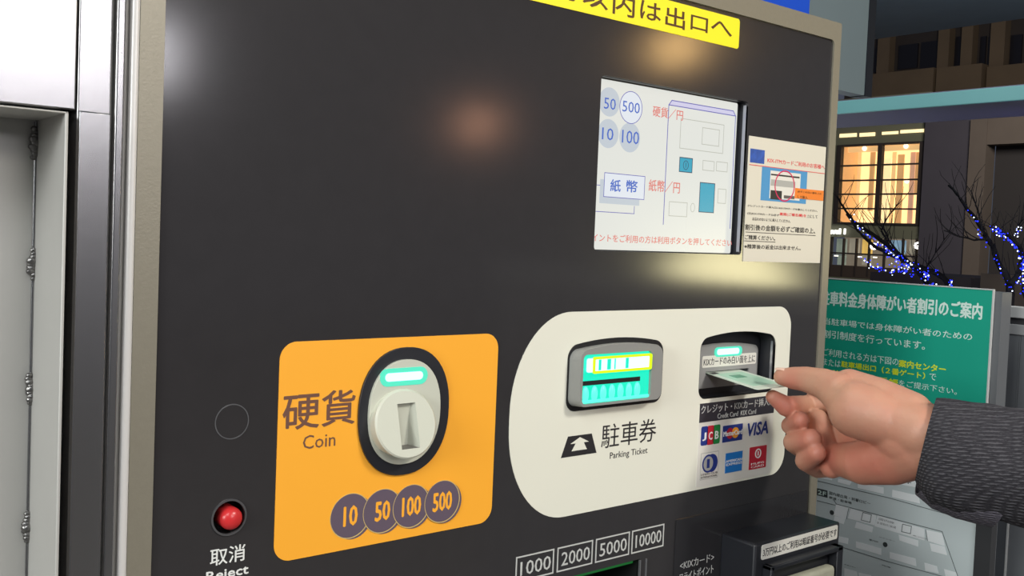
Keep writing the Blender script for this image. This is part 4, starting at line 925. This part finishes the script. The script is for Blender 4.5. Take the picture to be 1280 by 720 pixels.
def capsule(mb, a, b, ra, rb, n=40, m=10):
    """closed tapered capsule from a to b"""
    a, b = Vector(a), Vector(b); t = (b - a); L = t.length; t = t.normalized() if L > 1e-6 else Vector((0, 0, 1))
    u = t.orthogonal().normalized(); v = t.cross(u); rings = []
    for i in range(m + 1):
        th = -math.pi / 2 + math.pi / 2 * i / m; rings.append((a + t * ra * math.sin(th), ra * math.cos(th)))
    for i in range(m + 1):
        th = math.pi / 2 * i / m; rings.append((b + t * rb * math.sin(th), rb * math.cos(th)))
    vs = []; fs = []
    for c, r in rings:
        r = max(r, 1e-5)
        for k in range(n): an = 2*math.pi*k/n; vs.append(c + (u * math.cos(an) + v * math.sin(an)) * r)
    for i in range(len(rings) - 1):
        for k in range(n): k2 = (k + 1) % n; fs.append((i*n + k, i*n + k2, (i+1)*n + k2, (i+1)*n + k))
    fs.append(tuple(reversed(range(n)))); fs.append(tuple((len(rings) - 1)*n + k for k in range(n)))
    mb.add(vs, fs)
PXM = lambda d: d / FPX                                    # metres per pixel at axial distance d
def J(x, y, d, r): return (PD(x, y, d), r * PXM(d))        # joint: pixel, distance, radius in pixels
def chain(mb, js):
    for (a, ra), (b, rb) in zip(js[:-1], js[1:]): capsule(mb, a, b, ra, rb)
hm = MB()
# thumb
THUMB = [J(978, 471, .945, 11), J(991, 472.5, .94, 14), J(1008, 474, .93, 16), J(1030, 480, .915, 19.5), J(1050, 490, .90, 25)]
chain(hm, THUMB)
# thenar mass
chain(hm, [J(1050, 492, .90, 25), J(1072, 512, .882, 36), J(1088, 517, .875, 36), J(1120, 528, .865, 34), J(1150, 540, .85, 36)])
chain(hm, [J(1062, 482, .905, 21), J(1095, 498, .885, 27), J(1135, 520, .865, 32)])
# palm body (behind) from knuckles to wrist
K = [J(1046, 502, .985, 13), J(1048, 530, .985, 14), J(1050, 556, .975, 14), J(1052, 582, .965, 13)]
Wr = [J(1150, 530, .885, 26), J(1150, 545, .885, 28), J(1148, 560, .88, 28), J(1146, 575, .875, 26)]
for k, w_2 in zip(K, Wr): chain(hm, [k, w_2])
chain(hm, [K[0], K[1], K[2], K[3]])
# palm centre and heel of the little finger side
chain(hm, [J(1054, 545, .965, 18), J(1090, 565, .93, 26), J(1145, 560, .875, 36)])
chain(hm, [J(1048, 574, .94, 20), J(1080, 578, .905, 28), J(1115, 572, .88, 34), J(1146, 558, .86, 40)])
# wrist and forearm into the sleeve
chain(hm, [J(1140, 545, .865, 46), J(1165, 552, .855, 46), J(1230, 572, .84, 46), J(1330, 595, .81, 50)])
# fingers: knuckle, middle joint, last joint, tip
chain(hm, [K[0], J(1010, 506, .992, 12), J(983, 508, .955, 13), J(966, 496, .955, 9)])
chain(hm, [J(1046, 496, .985, 15), J(1022, 492, .99, 12)])
chain(hm, [J(1022, 524, .972, 13), J(1033, 562, .952, 15), J(1040, 583, .940, 15)])
chain(hm, [K[1], J(1006, 538, .985, 12.5), J(988, 532, .965, 11.5), J(1001, 525, .942, 11)])
chain(hm, [K[2], J(1006, 562, .975, 13), J(992, 553, .955, 13), J(1014, 549, .930, 13.5)])
chain(hm, [K[3], J(1022, 585, .965, 12.5), J(1007, 576, .945, 13), J(1021, 566, .924, 12)])
def voxel(mb, size, it, name):
    me = bpy.data.meshes.new('tmp'); me.from_pydata([tuple(v) for v in mb.v], [], mb.f); me.update()
    o = bpy.data.objects.new('tmp', me); COL.objects.link(o)
    r = o.modifiers.new('r', 'REMESH'); r.mode = 'VOXEL'; r.voxel_size = size
    s = o.modifiers.new('s', 'SMOOTH'); s.factor = .5; s.iterations = it
    bpy.context.view_layer.update()
    out = bpy.data.meshes.new_from_object(o.evaluated_get(bpy.context.evaluated_depsgraph_get())); bpy.data.objects.remove(o); out.name = name
    return out
person = thing('person', 'right hand in a dark grey tweed sleeve pushing a card into the card reader', 'person', tuple(PD(1165, 552, .85)))
pb = base_of(person)
hme = voxel(hm, .0012, 14, 'hand')
flush = hme.attributes.new('flush', 'FLOAT', 'POINT')
tips = [PD(980, 508, .95), PD(998, 527, .94), PD(1012, 550, .93), PD(1020, 568, .92), PD(1040, 575, .93), PD(1090, 575, .88), PD(985, 480, .93), PD(1048, 545, .93)]
tr = [.020, .018, .02, .02, .028, .04, .012, .02]
vals = []
for v in hme.vertices:
    f_ = 0
    for c, r_ in zip(tips, tr): f_ = max(f_, math.exp(-((v.co - c).length / r_) ** 2))
    vals.append(.15 + .58 * f_); 
flush.data.foreach_set('value', vals)
for v in hme.vertices: v.co = v.co - pb
for p in hme.polygons: p.use_smooth = True
hme.materials.append(skin_mat())
ho = bpy.data.objects.new('hand', hme); COL.objects.link(ho); ho.parent = person
# thumb nail
nail = MB(); tdir = (THUMB[0][0] - THUMB[2][0]).normalized(); upv = Vector((0, .35, .94)); side = tdir.cross(upv).normalized(); upv = side.cross(tdir).normalized()
nc = THUMB[0][0] - tdir * .001; vs = []
for i in range(7):
    for j in range(7):
        a = (i / 6 - .5) * 1.5; l_ = (j / 6 - .5) * .012; rr_ = THUMB[0][1] * 1.04 + .0002 - abs(j / 6 - .5) * .0012
        vs.append(nc + tdir * (l_ + .001) + (side * math.sin(a) + upv * math.cos(a)) * rr_)
nail.add(vs, [(i*7 + j, (i+1)*7 + j, (i+1)*7 + j + 1, i*7 + j + 1) for i in range(6) for j in range(6)])
nail.build('thumb_nail', mat('nail', s2l(228, 190, 170), .3), ho, smooth=60)

# sleeve
def fabric(name, c1, c2, sc):
    m = bpy.data.materials.new(name); m.use_nodes = True; nt = m.node_tree; b = nt.nodes['Principled BSDF']; b.inputs['Roughness'].default_value = .95; b.inputs['Specular IOR Level'].default_value = .15
    tc = nt.nodes.new('ShaderNodeTexCoord'); 
    w1 = nt.nodes.new('ShaderNodeTexWave'); w1.inputs['Scale'].default_value = sc; w1.bands_direction = 'DIAGONAL'; w1.inputs['Distortion'].default_value = 2.5; w1.inputs['Detail Scale'].default_value = 3
    w2 = nt.nodes.new('ShaderNodeTexWave'); w2.inputs['Scale'].default_value = sc * .9; w2.bands_direction = 'Z'; w2.inputs['Distortion'].default_value = 2.0
    n = nt.nodes.new('ShaderNodeTexNoise'); n.inputs['Scale'].default_value = 260; n.inputs['Detail'].default_value = 4
    for q_ in (w1, w2, n): nt.links.new(tc.outputs['Object'], q_.inputs['Vector'])
    a = nt.nodes.new('ShaderNodeMath'); a.operation = 'MULTIPLY'; nt.links.new(w1.outputs['Fac'], a.inputs[0]); nt.links.new(w2.outputs['Fac'], a.inputs[1])
    ad = nt.nodes.new('ShaderNodeMath'); ad.operation = 'MULTIPLY_ADD'; ad.inputs[1].default_value = .6; nt.links.new(n.outputs['Fac'], ad.inputs[0]); nt.links.new(a.outputs[0], ad.inputs[2])
    sb = nt.nodes.new('ShaderNodeMath'); sb.operation = 'SUBTRACT'; sb.inputs[1].default_value = .2; sb.use_clamp = True; nt.links.new(ad.outputs[0], sb.inputs[0])
    mx = nt.nodes.new('ShaderNodeMix'); mx.data_type = 'RGBA'; mx.inputs[6].default_value = (*s2l(*c1), 1); mx.inputs[7].default_value = (*s2l(*c2), 1)
    nt.links.new(sb.outputs[0], mx.inputs[0]); nt.links.new(mx.outputs[2], b.inputs['Base Color'])
    bp = nt.nodes.new('ShaderNodeBump'); bp.inputs['Strength'].default_value = .7; bp.inputs['Distance'].default_value = .0015; nt.links.new(ad.outputs[0], bp.inputs['Height']); nt.links.new(bp.outputs['Normal'], b.inputs['Normal'])
    return m
tweed = fabric('tweed', (46, 44, 48), (88, 86, 90), 120)
def sleeve(name, stations, m, thick, seed, label=None, wr=1.0):
    """stations: (x, y_top, y_bottom, distance); cross sections are ellipses square to the arm"""
    C = [PD(x, (t + b) / 2, d) for x, t, b, d in stations]; Rr = [(b - t) / 2 * PXM(d) for x, t, b, d in stations]
    n = len(C); N = 56; vs = []; fs = []; rings = []
    for i in range(n):
        t = (C[-2] - C[0]).normalized()
        u = (Vector((0, 0, 1)) - t * t.z).normalized(); v = t.cross(u); rings.append((C[i], t, u, v, Rr[i]))
    fine = []
    for i in range(n - 1):
        for k in range(8):
            f_ = k / 8; A, B = rings[i], rings[i + 1]; fine.append(tuple([A[0].lerp(B[0], f_)] + [A[q].lerp(B[q], f_).normalized() for q in (1, 2, 3)] + [A[4] * (1 - f_) + B[4] * f_]))
    fine.append(rings[-1])
    def put(off, rr):
        base = len(vs)
        for i, (c, t, u, v, r) in enumerate(rr):
            for k in range(N):
                an = 2*math.pi*k/N; p = c + (u * math.cos(an) + v * math.sin(an) * .88) * (r - off)
                nz = noise.noise(p * 22 + Vector((seed, 0, 0))) * .0035 * wr + noise.noise(p * 60) * .0012 * wr
                vs.append(p + (u * math.cos(an) + v * math.sin(an)) * nz)
        return base
    a0 = put(0, fine); M_ = len(fine)
    fs += [(a0 + i*N + k, a0 + i*N + (k+1) % N, a0 + (i+1)*N + (k+1) % N, a0 + (i+1)*N + k) for i in range(M_ - 1) for k in range(N)]
    inner = fine[:6]; b0 = put(thick, inner)
    fs += [(b0 + i*N + (k+1) % N, b0 + i*N + k, b0 + (i+1)*N + k, b0 + (i+1)*N + (k+1) % N) for i in range(5) for k in range(N)]
    fs += [(a0 + (k+1) % N, a0 + k, b0 + k, b0 + (k+1) % N) for k in range(N)]
    fs.append(tuple(a0 + (M_ - 1)*N + k for k in range(N)))
    return MB().add(vs, fs).build(name, m, person, smooth=60, label=label)
sleeve('sleeve', [(1157, 498, 602, .850), (1166, 498, 618, .848), (1180, 500, 632, .845), (1215, 504, 644, .838), (1260, 511, 652, .828), (1320, 520, 668, .81), (1430, 540, 720, .78), (1600, 560, 790, .74), (1900, 600, 880, .70)], tweed, .003, 2, 'dark grey tweed sleeve')
sleeve('lining', [(1163, 512, 622, .852), (1185, 516, 640, .848), (1215, 520, 651, .842), (1260, 526, 660, .833)], fabric('lining', (84, 80, 88), (108, 104, 112), 150), .002, 9, 'lighter grey lining under the sleeve')
